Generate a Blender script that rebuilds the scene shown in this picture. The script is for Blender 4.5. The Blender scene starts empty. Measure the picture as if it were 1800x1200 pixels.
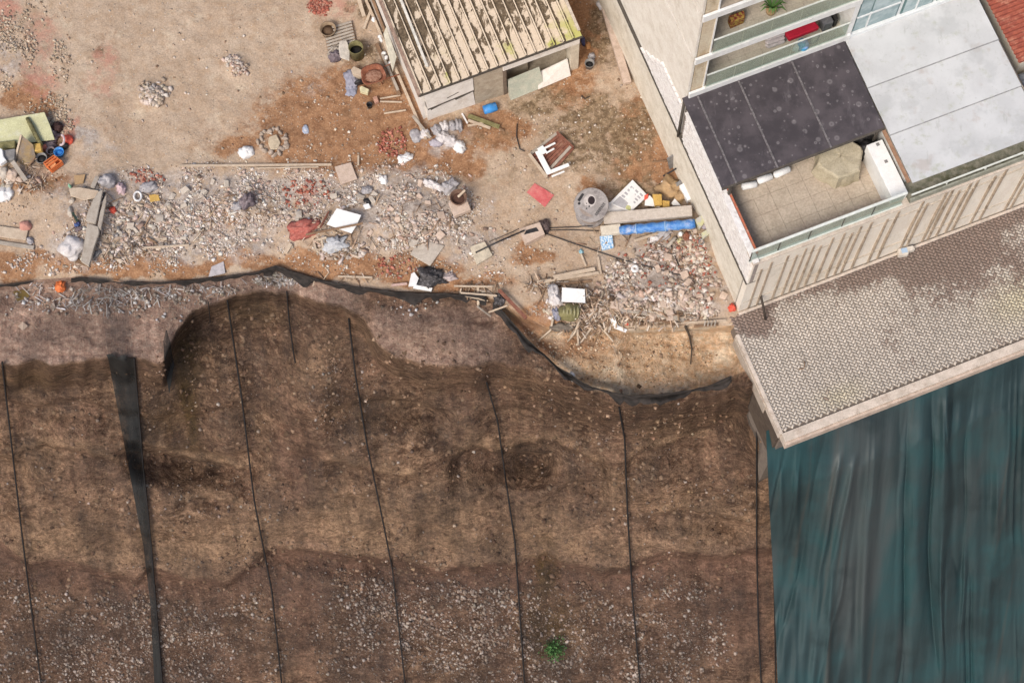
import bpy, bmesh, math, random
import numpy as np
from mathutils import Vector, Matrix

# ------------------------------------------------------------------ camera, sky, sun, exposure
sc = bpy.context.scene
FPX = 3300.0                      # focal length in photograph pixels (1800 wide)
TILT = math.radians(17.0)         # optical axis away from straight down
ROLL = math.radians(-2.5)
HGT = 63.0                        # drone height over the yard
_fw = np.array([0, math.sin(TILT), -math.cos(TILT)])
_u0 = np.array([0, math.cos(TILT), math.sin(TILT)])
_r0 = np.array([1.0, 0, 0])
_rt = _r0 * math.cos(ROLL) + _u0 * math.sin(ROLL)
_up = _u0 * math.cos(ROLL) - _r0 * math.sin(ROLL)
CAM = np.array([0, -HGT * math.tan(TILT), HGT])
cd = bpy.data.cameras.new('camera'); cam = bpy.data.objects.new('camera', cd)
sc.collection.objects.link(cam)
cd.sensor_width = 36.0; cd.lens = 36.0 * FPX / 1800.0; cd.clip_end = 500.0
mw = Matrix.Identity(4)
for i in range(3):
    mw[i][0] = _rt[i]; mw[i][1] = _up[i]; mw[i][2] = -_fw[i]; mw[i][3] = CAM[i]
cam.matrix_world = mw
sc.camera = cam

SUN_EL, SUN_AZ = math.radians(50), math.radians(216)   # azimuth of the sun, measured from +Y clockwise
world = bpy.data.worlds.new('World'); sc.world = world; world.use_nodes = True
wn = world.node_tree.nodes; wl = world.node_tree.links
bg = wn['Background']
sky = wn.new('ShaderNodeTexSky'); sky.sky_type = 'NISHITA'; sky.sun_disc = False
sky.sun_elevation = SUN_EL; sky.sun_rotation = SUN_AZ
sky.air_density = 1.0; sky.dust_density = 4.0; sky.ozone_density = 1.0
wl.new(sky.outputs[0], bg.inputs[0]); bg.inputs[1].default_value = 0.095
sl = bpy.data.lights.new('sun', 'SUN'); sl.energy = 1.5; sl.angle = math.radians(24); sl.color = (1.0, 0.95, 0.88)
so = bpy.data.objects.new('sun', sl); sc.collection.objects.link(so)
sdir = Vector((math.sin(SUN_AZ) * math.cos(SUN_EL), math.cos(SUN_AZ) * math.cos(SUN_EL), math.sin(SUN_EL)))
so.rotation_euler = sdir.to_track_quat('Z', 'Y').to_euler()
so.location = sdir * 60
sc.view_settings.view_transform = 'Standard'; sc.view_settings.look = 'None'
sc.view_settings.gamma = 1.0; sc.view_settings.use_curve_mapping = False
sc.view_settings.exposure = 0.70
sc.cycles.transparent_max_bounces = 16
sc.cycles.max_bounces = 6

# ------------------------------------------------------------------ helpers
rng = np.random.default_rng(7)
random.seed(7)

def P(px, py, z=0.0):
    """photograph pixel -> point of the place at height z (works on arrays)"""
    px, py, z = np.broadcast_arrays(np.asarray(px, float), np.asarray(py, float), np.asarray(z, float))
    d = _fw * FPX + (px - 900.0)[..., None] * _rt - (py - 600.0)[..., None] * _up
    t = (z - CAM[2]) / d[..., 2]
    return CAM + d * t[..., None]

def _hash(ix, iy, seed):
    h = (ix.astype(np.int64) * 374761393 + iy.astype(np.int64) * 668265263 + seed * 1274126177) & 0x7fffffff
    h = ((h ^ (h >> 13)) * 1274126177) & 0x7fffffff
    return ((h ^ (h >> 16)) & 0xffff) / 65535.0

def vnoise(x, y, seed=0):
    x = np.asarray(x, float); y = np.asarray(y, float)
    ix = np.floor(x); iy = np.floor(y); fx = x - ix; fy = y - iy
    fx = fx * fx * (3 - 2 * fx); fy = fy * fy * (3 - 2 * fy)
    a = _hash(ix, iy, seed); b = _hash(ix + 1, iy, seed); c = _hash(ix, iy + 1, seed); d = _hash(ix + 1, iy + 1, seed)
    return (a + (b - a) * fx) * (1 - fy) + (c + (d - c) * fx) * fy

def fbm(x, y, seed=0, octv=4):
    s = 0.0; a = 0.5; f = 1.0
    for o in range(octv):
        s = s + a * (vnoise(x * f, y * f, seed + o * 17) * 2 - 1); a *= 0.5; f *= 2.03
    return s

def sstep(a, b, x):
    t = np.clip((np.asarray(x, float) - a) / (b - a), 0, 1); return t * t * (3 - 2 * t)

def curve(pts):
    xs = np.array([p[0] for p in pts], float); ys = np.array([p[1] for p in pts], float)
    return lambda x: np.interp(x, xs, ys)

COL = sc.collection

class MB:
    def __init__(s): s.v = []; s.f = []
    def add(s, vs, fs):
        o = len(s.v); s.v.extend([tuple(map(float, q)) for q in vs]); s.f.extend([tuple(i + o for i in f) for f in fs]); return s
    def hexa(s, c8):
        return s.add(c8, [(0, 3, 2, 1), (4, 5, 6, 7), (0, 1, 5, 4), (1, 2, 6, 5), (2, 3, 7, 6), (3, 0, 4, 7)])
    def box(s, c, dims, rot=None):
        c = np.array(c, float); d = np.array(dims, float) / 2
        cs = np.array([(-1, -1, -1), (1, -1, -1), (1, 1, -1), (-1, 1, -1), (-1, -1, 1), (1, -1, 1), (1, 1, 1), (-1, 1, 1)]) * d
        if rot is not None: cs = cs @ np.array(rot.to_matrix() if hasattr(rot, 'to_matrix') else rot).T
        return s.hexa(cs + c)
    def prism(s, poly, th):
        """polygon of 3-D points extruded straight down by th"""
        poly = [np.array(q, float) for q in poly]
        ar = sum(poly[i][0] * poly[(i + 1) % len(poly)][1] - poly[(i + 1) % len(poly)][0] * poly[i][1] for i in range(len(poly)))
        if ar < 0: poly = poly[::-1]
        n = len(poly); dn = np.array([0, 0, -th])
        fs = [tuple(range(n)), tuple(range(2 * n - 1, n - 1, -1))]
        for i in range(n):
            j = (i + 1) % n; fs.append((i, i + n, j + n, j))
        return s.add(poly + [q + dn for q in poly], fs)
    def bar(s, a, b, w, h, lift=True):
        """bar from a to b, width w (level), height h; a and b on its underside"""
        a = np.array(a, float); b = np.array(b, float); d = b - a
        n = np.array([-d[1], d[0], 0.0]); ln = np.linalg.norm(n)
        n = n / ln * w / 2 if ln > 1e-6 else np.array([w / 2, 0, 0])
        u = np.cross(d, n); u = u / np.linalg.norm(u) * h
        if u[2] < 0: u = -u
        if not lift: a = a - u / 2; b = b - u / 2
        return s.hexa([a - n, b - n, b + n, a + n, a - n + u, b - n + u, b + n + u, a + n + u])
    def tube(s, pts, r, n=6, cap=True):
        pts = [np.array(q, float) for q in pts]; m = len(pts); vs = []; fs = []
        rr = r if hasattr(r, '__len__') else [r] * m
        pu = None
        for i in range(m):
            d = pts[min(i + 1, m - 1)] - pts[max(i - 1, 0)]; d = d / (np.linalg.norm(d) + 1e-9)
            if pu is None:
                pu = np.cross(d, (0, 0, 1.0)) if abs(d[2]) < .95 else np.cross(d, (1.0, 0, 0))
            pu = pu - d * (pu @ d); pu = pu / np.linalg.norm(pu); q = np.cross(d, pu)
            for k in range(n):
                t = 2 * math.pi * k / n; vs.append(pts[i] + rr[i] * (math.cos(t) * pu + math.sin(t) * q))
        for i in range(m - 1):
            for k in range(n):
                a = i * n + k; b = i * n + (k + 1) % n; fs.append((a, b, b + n, a + n))
        if cap: fs.append(tuple(range(n - 1, -1, -1))); fs.append(tuple(range((m - 1) * n, m * n)))
        return s.add(vs, fs)
    def lathe(s, prof, c, n=20, rot=None):
        """prof: (radius, z) list bottom to top, open or closed by radius 0"""
        c = np.array(c, float); vs = []; fs = []
        R = np.array(rot) if rot is not None else np.eye(3)
        for r, z in prof:
            for k in range(n):
                t = 2 * math.pi * k / n; vs.append(c + R @ np.array([r * math.cos(t), r * math.sin(t), z]))
        for i in range(len(prof) - 1):
            for k in range(n):
                a = i * n + k; b = i * n + (k + 1) % n; fs.append((a, b, b + n, a + n))
        fs.append(tuple(range(n - 1, -1, -1))); fs.append(tuple(range((len(prof) - 1) * n, len(prof) * n)))
        return s.add(vs, fs)
    def lump(s, c, dims, rz=0.0, seed=0, amp=0.25, nu=22, nv=12, freq=2.0, flat=0.35, square=1.0):
        c = np.array(c, float); vs = []; fs = []
        th = np.linspace(0, 2 * np.pi, nu, endpoint=False); ph = np.linspace(-np.pi / 2, np.pi / 2, nv)
        T, Q = np.meshgrid(th, ph)
        sg = lambda q: np.sign(q) * np.abs(q) ** square
        X = sg(np.cos(T)) * np.cos(Q); Y = sg(np.sin(T)) * np.cos(Q); Z = np.sin(Q)
        n = 1 + amp * (fbm(X * freq + seed * 3.1 + 7, Y * freq + Z * freq * 1.3 + seed, seed) * 2)
        X, Y, Z = X * n, Y * n, Z * n
        Z = np.where(Z < -flat, -flat + (Z + flat) * .1, Z) + flat
        X = X * dims[0] / 2; Y = Y * dims[1] / 2; Z = Z * dims[2] / (1 + flat)
        cz, sz = math.cos(rz), math.sin(rz)
        pts = np.stack([X * cz - Y * sz, X * sz + Y * cz, Z], -1).reshape(-1, 3) + c
        for j in range(nv - 1):
            for i in range(nu):
                fs.append((j * nu + i, j * nu + (i + 1) % nu, (j + 1) * nu + (i + 1) % nu, (j + 1) * nu + i))
        return s.add(pts, fs)
    def build(s, name, m, parent=None, smooth=False, bevel=0.0, origin=None):
        V_ = np.array(s.v, float)
        if parent is not None: org = np.array(parent_world(parent))
        elif origin is not None: org = np.array(origin, float)
        else: org = np.array([(V_[:, 0].min() + V_[:, 0].max()) / 2, (V_[:, 1].min() + V_[:, 1].max()) / 2, V_[:, 2].min()])
        me = bpy.data.meshes.new(name); me.from_pydata((V_ - org).tolist(), [], s.f)
        if bevel > 0:
            bm = bmesh.new(); bm.from_mesh(me)
            bmesh.ops.bevel(bm, geom=bm.edges[:], offset=bevel, segments=1, affect='EDGES'); bm.to_mesh(me); bm.free()
        if smooth: me.polygons.foreach_set('use_smooth', [True] * len(me.polygons))
        me.materials.append(m); me.update()
        o = bpy.data.objects.new(name, me); COL.objects.link(o)
        if parent is not None: o.parent = parent
        else: o.location = org
        return o

def parent_world(o):
    l = np.array(o.location)
    while o.parent is not None: o = o.parent; l = l + np.array(o.location)
    return l

def tag(o, label, cat, group=None, kind=None):
    if label: o['label'] = label
    if cat: o['category'] = cat
    if group: o['group'] = group
    if kind: o['kind'] = kind
    return o

def thing(name, label, cat, loc, group=None):
    o = bpy.data.objects.new(name, None); COL.objects.link(o); o.location = [float(q) for q in loc]
    o.empty_display_size = 0.2
    return tag(o, label, cat, group)

def npmesh(name, V_, F, m, parent=None, attrs=None, smooth=False, kind=None):
    """big meshes: numpy vertices, numpy quads, point colour attributes"""
    me = bpy.data.meshes.new(name); nF, k = F.shape
    org = np.array(parent_world(parent)) if parent is not None else np.zeros(3)
    me.vertices.add(len(V_)); me.vertices.foreach_set('co', np.ascontiguousarray(V_ - org, dtype=np.float32).ravel())
    me.loops.add(nF * k); me.loops.foreach_set('vertex_index', np.ascontiguousarray(F, dtype=np.int32).ravel())
    me.polygons.add(nF); me.polygons.foreach_set('loop_start', np.arange(0, nF * k, k, dtype=np.int32))
    if smooth: me.polygons.foreach_set('use_smooth', np.ones(nF, dtype=bool))
    me.update(calc_edges=True); me.validate()
    for an, arr in (attrs or {}).items():
        at = me.color_attributes.new(an, 'FLOAT_COLOR', 'POINT')
        at.data.foreach_set('color', np.ascontiguousarray(arr, dtype=np.float32).ravel())
    me.materials.append(m)
    o = bpy.data.objects.new(name, me); COL.objects.link(o)
    if parent is not None: o.parent = parent
    if kind: o['kind'] = kind
    return o

def gridfaces(nr, ncl):
    r, c = np.meshgrid(np.arange(nr - 1), np.arange(ncl - 1), indexing='ij')
    a = (r * ncl + c).ravel(); return np.stack([a, a + ncl, a + ncl + 1, a + 1], -1)

# ------------------------------------------------------------------ materials
class NT:
    def __init__(s, name):
        s.m = bpy.data.materials.new(name); s.m.use_nodes = True
        s.t = s.m.node_tree; s.n = s.t.nodes; s.l = s.t.links
        s.b = s.n['Principled BSDF']; s.out = s.n['Material Output']
        g = s.n.new('ShaderNodeNewGeometry'); s.pos = g.outputs['Position']
    def node(s, typ, **kw):
        n = s.n.new(typ)
        for k, v in kw.items(): setattr(n, k, v)
        return n
    def put(s, sock, v):
        if hasattr(v, 'links'): s.l.new(v, sock)
        elif isinstance(v, (tuple, list)) and len(v) == 3 and sock.type == 'RGBA': sock.default_value = (*v, 1)
        else: sock.default_value = v
    def scaled(s, sx, sy, sz, rz=0.0):
        mp = s.node('ShaderNodeMapping'); s.l.new(s.pos, mp.inputs[0]); mp.inputs['Scale'].default_value = (sx, sy, sz)
        mp.inputs['Rotation'].default_value = (0, 0, rz); return mp.outputs[0]
    def noise(s, scale, detail=4, rough=.6, vec=None, dist=0.0):
        n = s.node('ShaderNodeTexNoise'); s.put(n.inputs['Vector'], vec or s.pos)
        n.inputs['Scale'].default_value = scale; n.inputs['Detail'].default_value = detail
        n.inputs['Roughness'].default_value = rough; n.inputs['Distortion'].default_value = dist
        return n.outputs['Fac']
    def vor(s, scale, feature='F1', out='Distance', vec=None):
        n = s.node('ShaderNodeTexVoronoi', feature=feature); s.put(n.inputs['Vector'], vec or s.pos)
        n.inputs['Scale'].default_value = scale; return n.outputs[out]
    def ramp(s, fac, a, b, lo=0.0, hi=1.0):
        n = s.node('ShaderNodeMapRange'); n.interpolation_type = 'SMOOTHSTEP'
        s.put(n.inputs[0], fac); n.inputs[1].default_value = a; n.inputs[2].default_value = b
        n.inputs[3].default_value = lo; n.inputs[4].default_value = hi; return n.outputs[0]
    def mix(s, fac, a, b, mode='MIX'):
        n = s.node('ShaderNodeMix', data_type='RGBA', blend_type=mode)
        s.put(n.inputs[0], fac); s.put(n.inputs[6], a); s.put(n.inputs[7], b); return n.outputs[2]
    def mth(s, op, a, b=0.0):
        n = s.node('ShaderNodeMath', operation=op); s.put(n.inputs[0], a); s.put(n.inputs[1], b); return n.outputs[0]
    def attr(s, name):
        n = s.node('ShaderNodeVertexColor', layer_name=name); return n.outputs['Color']
    def sep(s, c):
        n = s.node('ShaderNodeSeparateColor'); s.l.new(c, n.inputs[0]); return n.outputs
    def bump(s, h, strength, dist=0.03):
        n = s.node('ShaderNodeBump'); n.inputs['Strength'].default_value = strength; n.inputs['Distance'].default_value = dist
        s.put(n.inputs['Height'], h); s.l.new(n.outputs[0], s.b.inputs['Normal'])
    def done(s, col, rough=.85, metal=0.0, spec=.3):
        s.put(s.b.inputs['Base Color'], col); s.put(s.b.inputs['Roughness'], rough)
        s.b.inputs['Metallic'].default_value = metal; s.b.inputs['Specular IOR Level'].default_value = spec
        return s.m

MC = {}
def surf(name, c1, c2=None, scale=6.0, rough=.85, bump=.3, stain=None, sscale=1.3, samt=.6, spec=.3, metal=0., stretch=None, lo=.35, hi=.65):
    """two-tone noisy surface with optional stains of a third colour"""
    if name in MC: return MC[name]
    t = NT(name); c2 = c2 or tuple(q * .75 for q in c1)
    vec = t.scaled(*stretch) if stretch else None
    n1 = t.noise(scale, 6, .65, vec); col = t.mix(t.ramp(n1, lo, hi), c2, c1)
    if stain:
        n2 = t.noise(sscale, 5, .7, vec); col = t.mix(t.ramp(n2, .5, .68, 0, samt), col, stain)
    fine = t.noise(scale * 7, 3, .6)
    col = t.mix(.25, col, t.mix(t.ramp(fine, .3, .7), (0.25, .25, .25), (.75, .75, .75)), 'OVERLAY')
    if bump: t.bump(t.mth('ADD', n1, t.mth('MULTIPLY', fine, .4)), bump, .02)
    MC[name] = t.done(col, rough, metal, spec); return MC[name]

def wood(name, c1, c2, ang=0.0):
    return surf(name, c1, c2, 5, .85, .4, stain=tuple(q * .5 for q in c2), sscale=3, samt=.5)
# ------------------------------------------------------------------ terrain: yard and cliff
EDGE = curve([(-1500, 525), (-300, 512), (0, 500), (60, 492), (140, 486), (200, 494), (280, 495), (340, 490), (400, 484), (450, 477), (485, 466),
              (520, 477), (560, 490), (620, 503), (700, 512), (780, 515), (840, 517), (880, 530), (920, 556), (960, 574), (1010, 584), (1060, 572),
              (1120, 577), (1200, 574), (1290, 572), (1310, 560), (1400, 530), (1800, 380), (2600, 90)])
LIP = curve([(-1500, 640), (-100, 625), (0, 634), (30, 642), (60, 628), (90, 640), (130, 634), (190, 626), (250, 631), (288, 636), (298, 604), (312, 578), (340, 545), (400, 522),
             (450, 510), (500, 514), (560, 527), (600, 535), (640, 560), (665, 605), (700, 628), (760, 640), (830, 641), (880, 634), (940, 650),
             (1000, 676), (1060, 700), (1110, 710), (1180, 706), (1240, 696), (1290, 676), (1450, 650)])
LIP2 = curve([(-1500, 980), (-60, 930), (0, 950), (50, 987), (130, 985), (200, 1006), (240, 1016), (265, 995), (330, 1016), (400, 1020), (430, 1000), (480, 960),
              (540, 966), (620, 976), (690, 980), (780, 1000), (850, 991), (920, 985), (960, 970), (1000, 990), (1060, 1002), (1110, 990), (1180, 966),
              (1250, 976), (1330, 960), (1500, 950)])
MOUNDS = [(730, 365, 60, 50, .45), (430, 355, 45, 30, .3), (150, 400, 60, 70, .35), (25, 300, 60, 60, .45), (590, 410, 70, 40, .25),
          (1180, 520, 100, 45, .35), (1020, 545, 70, 30, .35), (480, 250, 32, 30, .12), (265, 168, 22, 20, .22), (415, 115, 20, 18, .2),
          (785, 238, 40, 28, .2), (1160, 345, 60, 30, .15), (560, 300, 200, 12, .08), (20, 90, 40, 60, .15), (1232, 408, 36, 48, .85)]

def gz(px, py):
    px = np.asarray(px, float); py = np.asarray(py, float)
    h = .10 * fbm(px / 160., py / 130., 3, 4) + .05 * fbm(px / 22., py / 20., 11, 3)
    rub = np.exp(-((py - 390) / 90.) ** 2) * sstep(60, 160, px) * sstep(880, 800, px) + np.exp(-((px - 1170) / 110.) ** 2 - ((py - 500) / 70.) ** 2)
    h = h + rub * (.10 + .12 * fbm(px / 26., py / 22., 23, 3))
    for x, y, rx, ry, a in MOUNDS:
        h = h + a * np.exp(-((px - x) / rx) ** 2 - ((py - y) / ry) ** 2)
    e = EDGE(px)
    h = h * sstep(-4, 40, e - py) - .10 * sstep(30, 0, e - py)
    h = h + .03 * sstep(-4, 10, e - py)
    base = 1060 + .42 * py
    return h - .9 * sstep(26, 60, px - base)

LEDGES = [([(780, 806), (810, 792), (838, 780), (870, 790), (905, 785), (960, 768), (1010, 785), (1045, 806), (1080, 820)], .6, 75),
          ([(215, 770), (258, 778), (285, 792), (330, 802), (380, 812), (420, 818), (460, 815)], .55, 70),
          ([(1085, 820), (1110, 800), (1150, 782), (1200, 768), (1235, 765), (1260, 775)], .35, 50),
          ([(440, 980), (470, 962), (500, 958), (560, 966), (640, 976), (700, 984)], .3, 26),
          ([(20, 800), (80, 775), (150, 790), (215, 815)], .35, 50),
          ([(560, 800), (620, 815), (690, 832), (750, 838)], .35, 50),
          ([(1130, 905), (1200, 890), (1270, 900), (1325, 915)], .3, 40),
          ([(300, 880), (370, 870), (440, 890)], .3, 36)]
def ledges(px, py):
    """step down under each broken ledge, and how deep under it a point lies (0..1)"""
    dz = np.zeros_like(px); under = np.zeros_like(px); lit = np.zeros_like(px)
    for k, (pts, a, fade) in enumerate(LEDGES):
        x0, x1 = pts[0][0], pts[-1][0]
        yy = np.interp(px, [q[0] for q in pts], [q[1] for q in pts]) + 7 * fbm(px / 16., px * 0 + k, 500 + k, 3)
        w = sstep(x0, x0 + 30, px) * sstep(x1, x1 - 30, px); q = py - yy
        dz = dz - a * w * (sstep(0, 7, q) - sstep(7, fade + 20, q))
        under = np.maximum(under, w * sstep(0, 4, q) * sstep(fade, 8, q) * min(1., a * 1.4))
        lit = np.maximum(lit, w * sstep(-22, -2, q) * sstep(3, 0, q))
    return dz, under, lit

def zs(px, py, fine=True):
    """height of the cliff surface under pixel (px,py)"""
    px = np.asarray(px, float); py = np.asarray(py, float)
    e = EDGE(px); lp = LIP(px) + 5 * fbm(px / 18., px * 0 + 2, 5, 3); l2 = LIP2(px) + 6 * fbm(px / 22., px * 0 + 4, 6, 3); d = np.maximum(py - e, 0)
    shelf = np.maximum(lp - e, 6)
    zrim = -.5 * sstep(1075, 1120, px) * sstep(3, 12, d)
    zsh = -.07 - .0045 * np.minimum(d, shelf) - .45 * sstep(0, 10, d)      # gentle shelf under the rim
    d1 = np.maximum(py - lp, 0)
    zlow = -2.75 - .0170 * (py - 560)                                        # the long face
    drop = zsh - .086 * np.maximum(d1 - 2, 0)
    hgt = .12; k_ = np.clip(.5 + .5 * (drop - zlow) / hgt, 0, 1)
    face = zlow * (1 - k_) + drop * k_ + hgt * k_ * (1 - k_)                # smooth maximum
    z = np.where(py < lp, zsh, np.minimum(face, zsh + .02))
    d2 = np.maximum(py - l2, 0)
    w2 = .55 + .5 * fbm(px / 240., px * 0 + 8, 37, 1)
    z = z - w2 * (.085 * np.minimum(d2, 14)) + w2 * .006 * np.clip(d2 - 14, 0, 90)
    # hollows, spurs
    for x, y, rx, ry, a in [(900, 815, 90, 45, -.9), (330, 800, 70, 45, -.8), (445, 600, 90, 60, -.9), (345, 690, 40, 80, -.5), (560, 700, 45, 110, .55),
                            (455, 740, 35, 90, -.6), (1240, 740, 60, 60, -.5), (700, 830, 90, 70, .4), (150, 760, 90, 90, .3), (1120, 830, 90, 50, .35),
                            (1010, 640, 60, 22, .15), (1318, 715, 30, 60, 1.2), (1348, 775, 24, 45, 2.2), (860, 560, 40, 16, -.35), (720, 570, 60, 18, .25), (980, 905, 200, 20, -.25), (400, 900, 200, 25, .2)]:
        z = z + a * np.exp(-((px - x) / rx) ** 2 - ((py - y) / ry) ** 2) * sstep(0, 30, d)
    # breaks inside the face: ledge lines that run on past each other
    for off, amp, sd, fr in ((70, .45, 31, 140.), (150, .60, 32, 150.), (215, .40, 34, 120.), (275, .35, 33, 90.)):
        yy = 640 + off + 40 * fbm(px / fr, px * 0 + sd, sd, 3)
        w = sstep(-.1, .25, fbm(px / 130. + 9, px * 0 + sd * 2, sd + 5, 2))
        z = z - amp * w * sstep(0, 9, py - yy) * sstep(14, 40, py - lp) + amp * w * sstep(9, 75, py - yy) * sstep(14, 40, py - lp)
    z = z + .28 * fbm(px / 120., py / 70., 41, 3) * sstep(5, 50, d)
    z = z + zrim * sstep(140, 60, d) + ledges(px, py)[0] - 5.0 * sstep(4, 16, px - np.interp(py, [600, 770, 900, 1050, 1200, 1290], [1346, 1347, 1353, 1361, 1367, 1370]))
    if fine: z = z + (.16 * fbm(px / 26., py / 12., 43, 4) + .06 * fbm(px / 7., py / 4., 47, 2)) * sstep(4, 30, d)
    return z

def blobmask(px, py, blobs, seed, warp=26, fr=38.):
    wx = px + warp * fbm(px / fr, py / fr, seed, 4); wy = py + warp * fbm(px / fr, py / fr, seed + 50, 4)
    m = np.zeros_like(wx)
    for b in blobs:
        x, y, rx, ry = b[:4]; a = b[4] if len(b) > 4 else 1.0
        q = a * np.exp(-(((wx - x) / rx) ** 2 + ((wy - y) / ry) ** 2) ** 1.3); m = np.maximum(m, q)
    return m

xs = np.concatenate([np.linspace(-1400, -70, 22), np.arange(-60, 1340, 3.0), np.linspace(1345, 2300, 24)])
tv = np.concatenate([np.linspace(-1.4, -.12, 10), np.linspace(-.10, 1.0, 215)])
GX, T = np.meshgrid(xs, tv)
GY = EDGE(GX) * T
GH = gz(GX, GY)
GV = P(GX, GY, GH).reshape(-1, 3)
RED = [(600, 220, 150, 90), (700, 265, 110, 45), (790, 275, 60, 35), (200, 470, 140, 20), (330, 472, 60, 16), (430, 462, 60, 14), (560, 470, 110, 26), (690, 470, 110, 26),
       (60, 325, 70, 22, .8), (45, 172, 55, 28), (30, 462, 55, 26, .9), (1010, 70, 45, 90, .9), (1125, 230, 45, 60), (1010, 150, 60, 40, .5), (870, 225, 60, 40, .8),
       (400, 380, 40, 18, .7), (940, 450, 40, 18, .8), (930, 565, 60, 25), (690, 190, 60, 60, .7), (420, 255, 40, 20, .7), (830, 500, 80, 20, .6), (1150, 290, 70, 40, .8), (1040, 340, 30, 20, .6),
       (30, 240, 90, 20, .6)]
PINK = [(75, 60, 45, 60, .45), (10, 15, 30, 30, .8), (185, 105, 22, 45, .5), (175, 150, 30, 30, .4), (562, 12, 22, 22), (130, 225, 14, 30, .8), (75, 140, 40, 40, .6), (590, 20, 40, 30, .5), (540, 345, 40, 20, .5), (255, 310, 20, 12, .7)]
DARK = [(1060, 235, 110, 75, .9), (1060, 60, 40, 70, .7), (950, 185, 70, 30, .6), (630, 25, 30, 22, .7), (640, 95, 50, 40, .6), (170, 90, 18, 24, .6), (60, 255, 60, 20, .7), (900, 300, 90, 60, .35),
        (1000, 420, 90, 60, .3), (430, 362, 60, 16, .6), (1130, 340, 80, 40, .7), (100, 330, 40, 12, .6), (1200, 420, 60, 30, .6), (630, 200, 60, 40, .3), (860, 230, 60, 30, .4), (1020, 250, 40, 90, .4)]
GREY = [(350, 350, 290, 60, .9), (300, 410, 230, 50, .9), (720, 370, 130, 75), (560, 340, 160, 40, .9), (1180, 490, 130, 80), (150, 240, 30, 18, .8), (170, 265, 40, 16, .7), (840, 430, 60, 40, .8),
        (20, 110, 30, 60, .6), (785, 240, 45, 30, .8), (130, 430, 60, 50, .7), (1000, 540, 60, 30, .7), (870, 370, 30, 60, .5), (560, 155, 40, 30, .5)]
msk = np.stack([blobmask(GX, GY, RED, 61), blobmask(GX, GY, GREY, 71), blobmask(GX, GY, DARK, 81), np.ones_like(GX)], -1).reshape(-1, 4)
ms2 = np.stack([blobmask(GX, GY, PINK, 91), sstep(-.1, .35, fbm(GX / 60., GY / 50., 95, 4)), sstep(0, .4, fbm(GX / 13., GY / 11., 97, 3)), np.ones_like(GX)], -1).reshape(-1, 4)

def soil_material():
    t = NT('yard_soil'); a = t.sep(t.attr('mask')); b = t.sep(t.attr('mask2'))
    big = t.noise(.55, 5, .6); med = t.noise(2.6, 6, .65); fine = t.noise(16, 5, .7); grit = t.vor(13, 'F1')
    tan = t.mix(t.ramp(big, .3, .7), (.40, .295, .21), (.475, .365, .27))
    tan = t.mix(t.ramp(med, .42, .68, 0, .55), tan, (.35, .235, .145))
    tan = t.mix(t.ramp(t.noise(1.1, 6, .72), .54, .66, 0, .6), tan, (.52, .42, .31))
    red = t.mix(t.ramp(med, .3, .7), (.20, .095, .046), (.37, .20, .105))
    red = t.mix(t.ramp(fine, .5, .75, 0, .6), red, (.46, .31, .19))
    col = t.mix(t.ramp(t.mth('MULTIPLY', a[0], t.ramp(t.noise(3.4, 7, .75), .3, .58, .35, 1.4)), .12, .55, 0, .97), tan, red)
    col = t.mix(t.ramp(t.noise(.8, 7, .75), .54, .64, 0, .42), col, (.29, .17, .098))
    dk = t.mix(t.ramp(t.noise(4.5, 6, .7), .4, .62), (.115, .075, .042), (.27, .19, .115))
    dk = t.mix(t.ramp(t.noise(8, 5, .7), .56, .66, 0, .8), dk, (.42, .335, .23))
    col = t.mix(t.ramp(t.mth('MULTIPLY', a[2], t.ramp(t.noise(2.2, 6, .7), .3, .62, .3, 1.3)), .2, .7, 0, .92), col, dk)
    gy = t.mix(t.ramp(t.noise(7, 5, .75), .35, .65), (.29, .235, .20), (.50, .44, .39))
    gy = t.mix(t.ramp(fine, .52, .7, 0, .7), gy, (.23, .165, .12))
    col = t.mix(t.ramp(t.mth('MULTIPLY', a[1], t.ramp(t.noise(1.7, 6, .7), .32, .6, .2, 1.2)), .2, .75, 0, .85), col, gy)
    col = t.mix(t.ramp(t.mth('MULTIPLY', b[0], t.ramp(t.noise(3, 6, .7), .3, .6, .3, 1.2)), .15, .7, 0, .8), col, (.43, .205, .15))
    # small stones and crumbs lying in the earth
    cr = t.vor(9, 'F1', 'Distance'); cc = t.vor(9, 'F1', 'Color')
    pick = t.mth('GREATER_THAN', t.sep(cc)[0], .80)
    stone = t.mth('MULTIPLY', t.mth('MULTIPLY', t.ramp(cr, .30, .24), pick), t.ramp(med, .42, .6))
    col = t.mix(t.mth('MULTIPLY', stone, .75), col, t.mix(t.sep(cc)[1], (.30, .24, .19), (.60, .53, .45)))
    hole = t.mth('MULTIPLY', t.ramp(t.vor(5.1), .17, .1), t.mth('GREATER_THAN', t.sep(t.vor(5.1, 'F1', 'Color'))[2], .86))
    col = t.mix(t.mth('MULTIPLY', hole, .6), col, (.12, .08, .05))
    col = t.mix(.5, col, t.mix(t.ramp(fine, .3, .7), (.32, .32, .32), (.68, .68, .68)), 'OVERLAY')
    t.bump(t.mth('ADD', t.mth('ADD', med, t.mth('MULTIPLY', fine, .5)), t.mth('MULTIPLY', stone, .6)), .7, .06)
    return t.done(col, .95, 0, .15)

o = npmesh('ground', GV, gridfaces(*GX.shape)[:, ::-1][:, [3, 2, 1, 0]], soil_material(), None, {'mask': msk, 'mask2': ms2}, True, 'structure')

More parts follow.
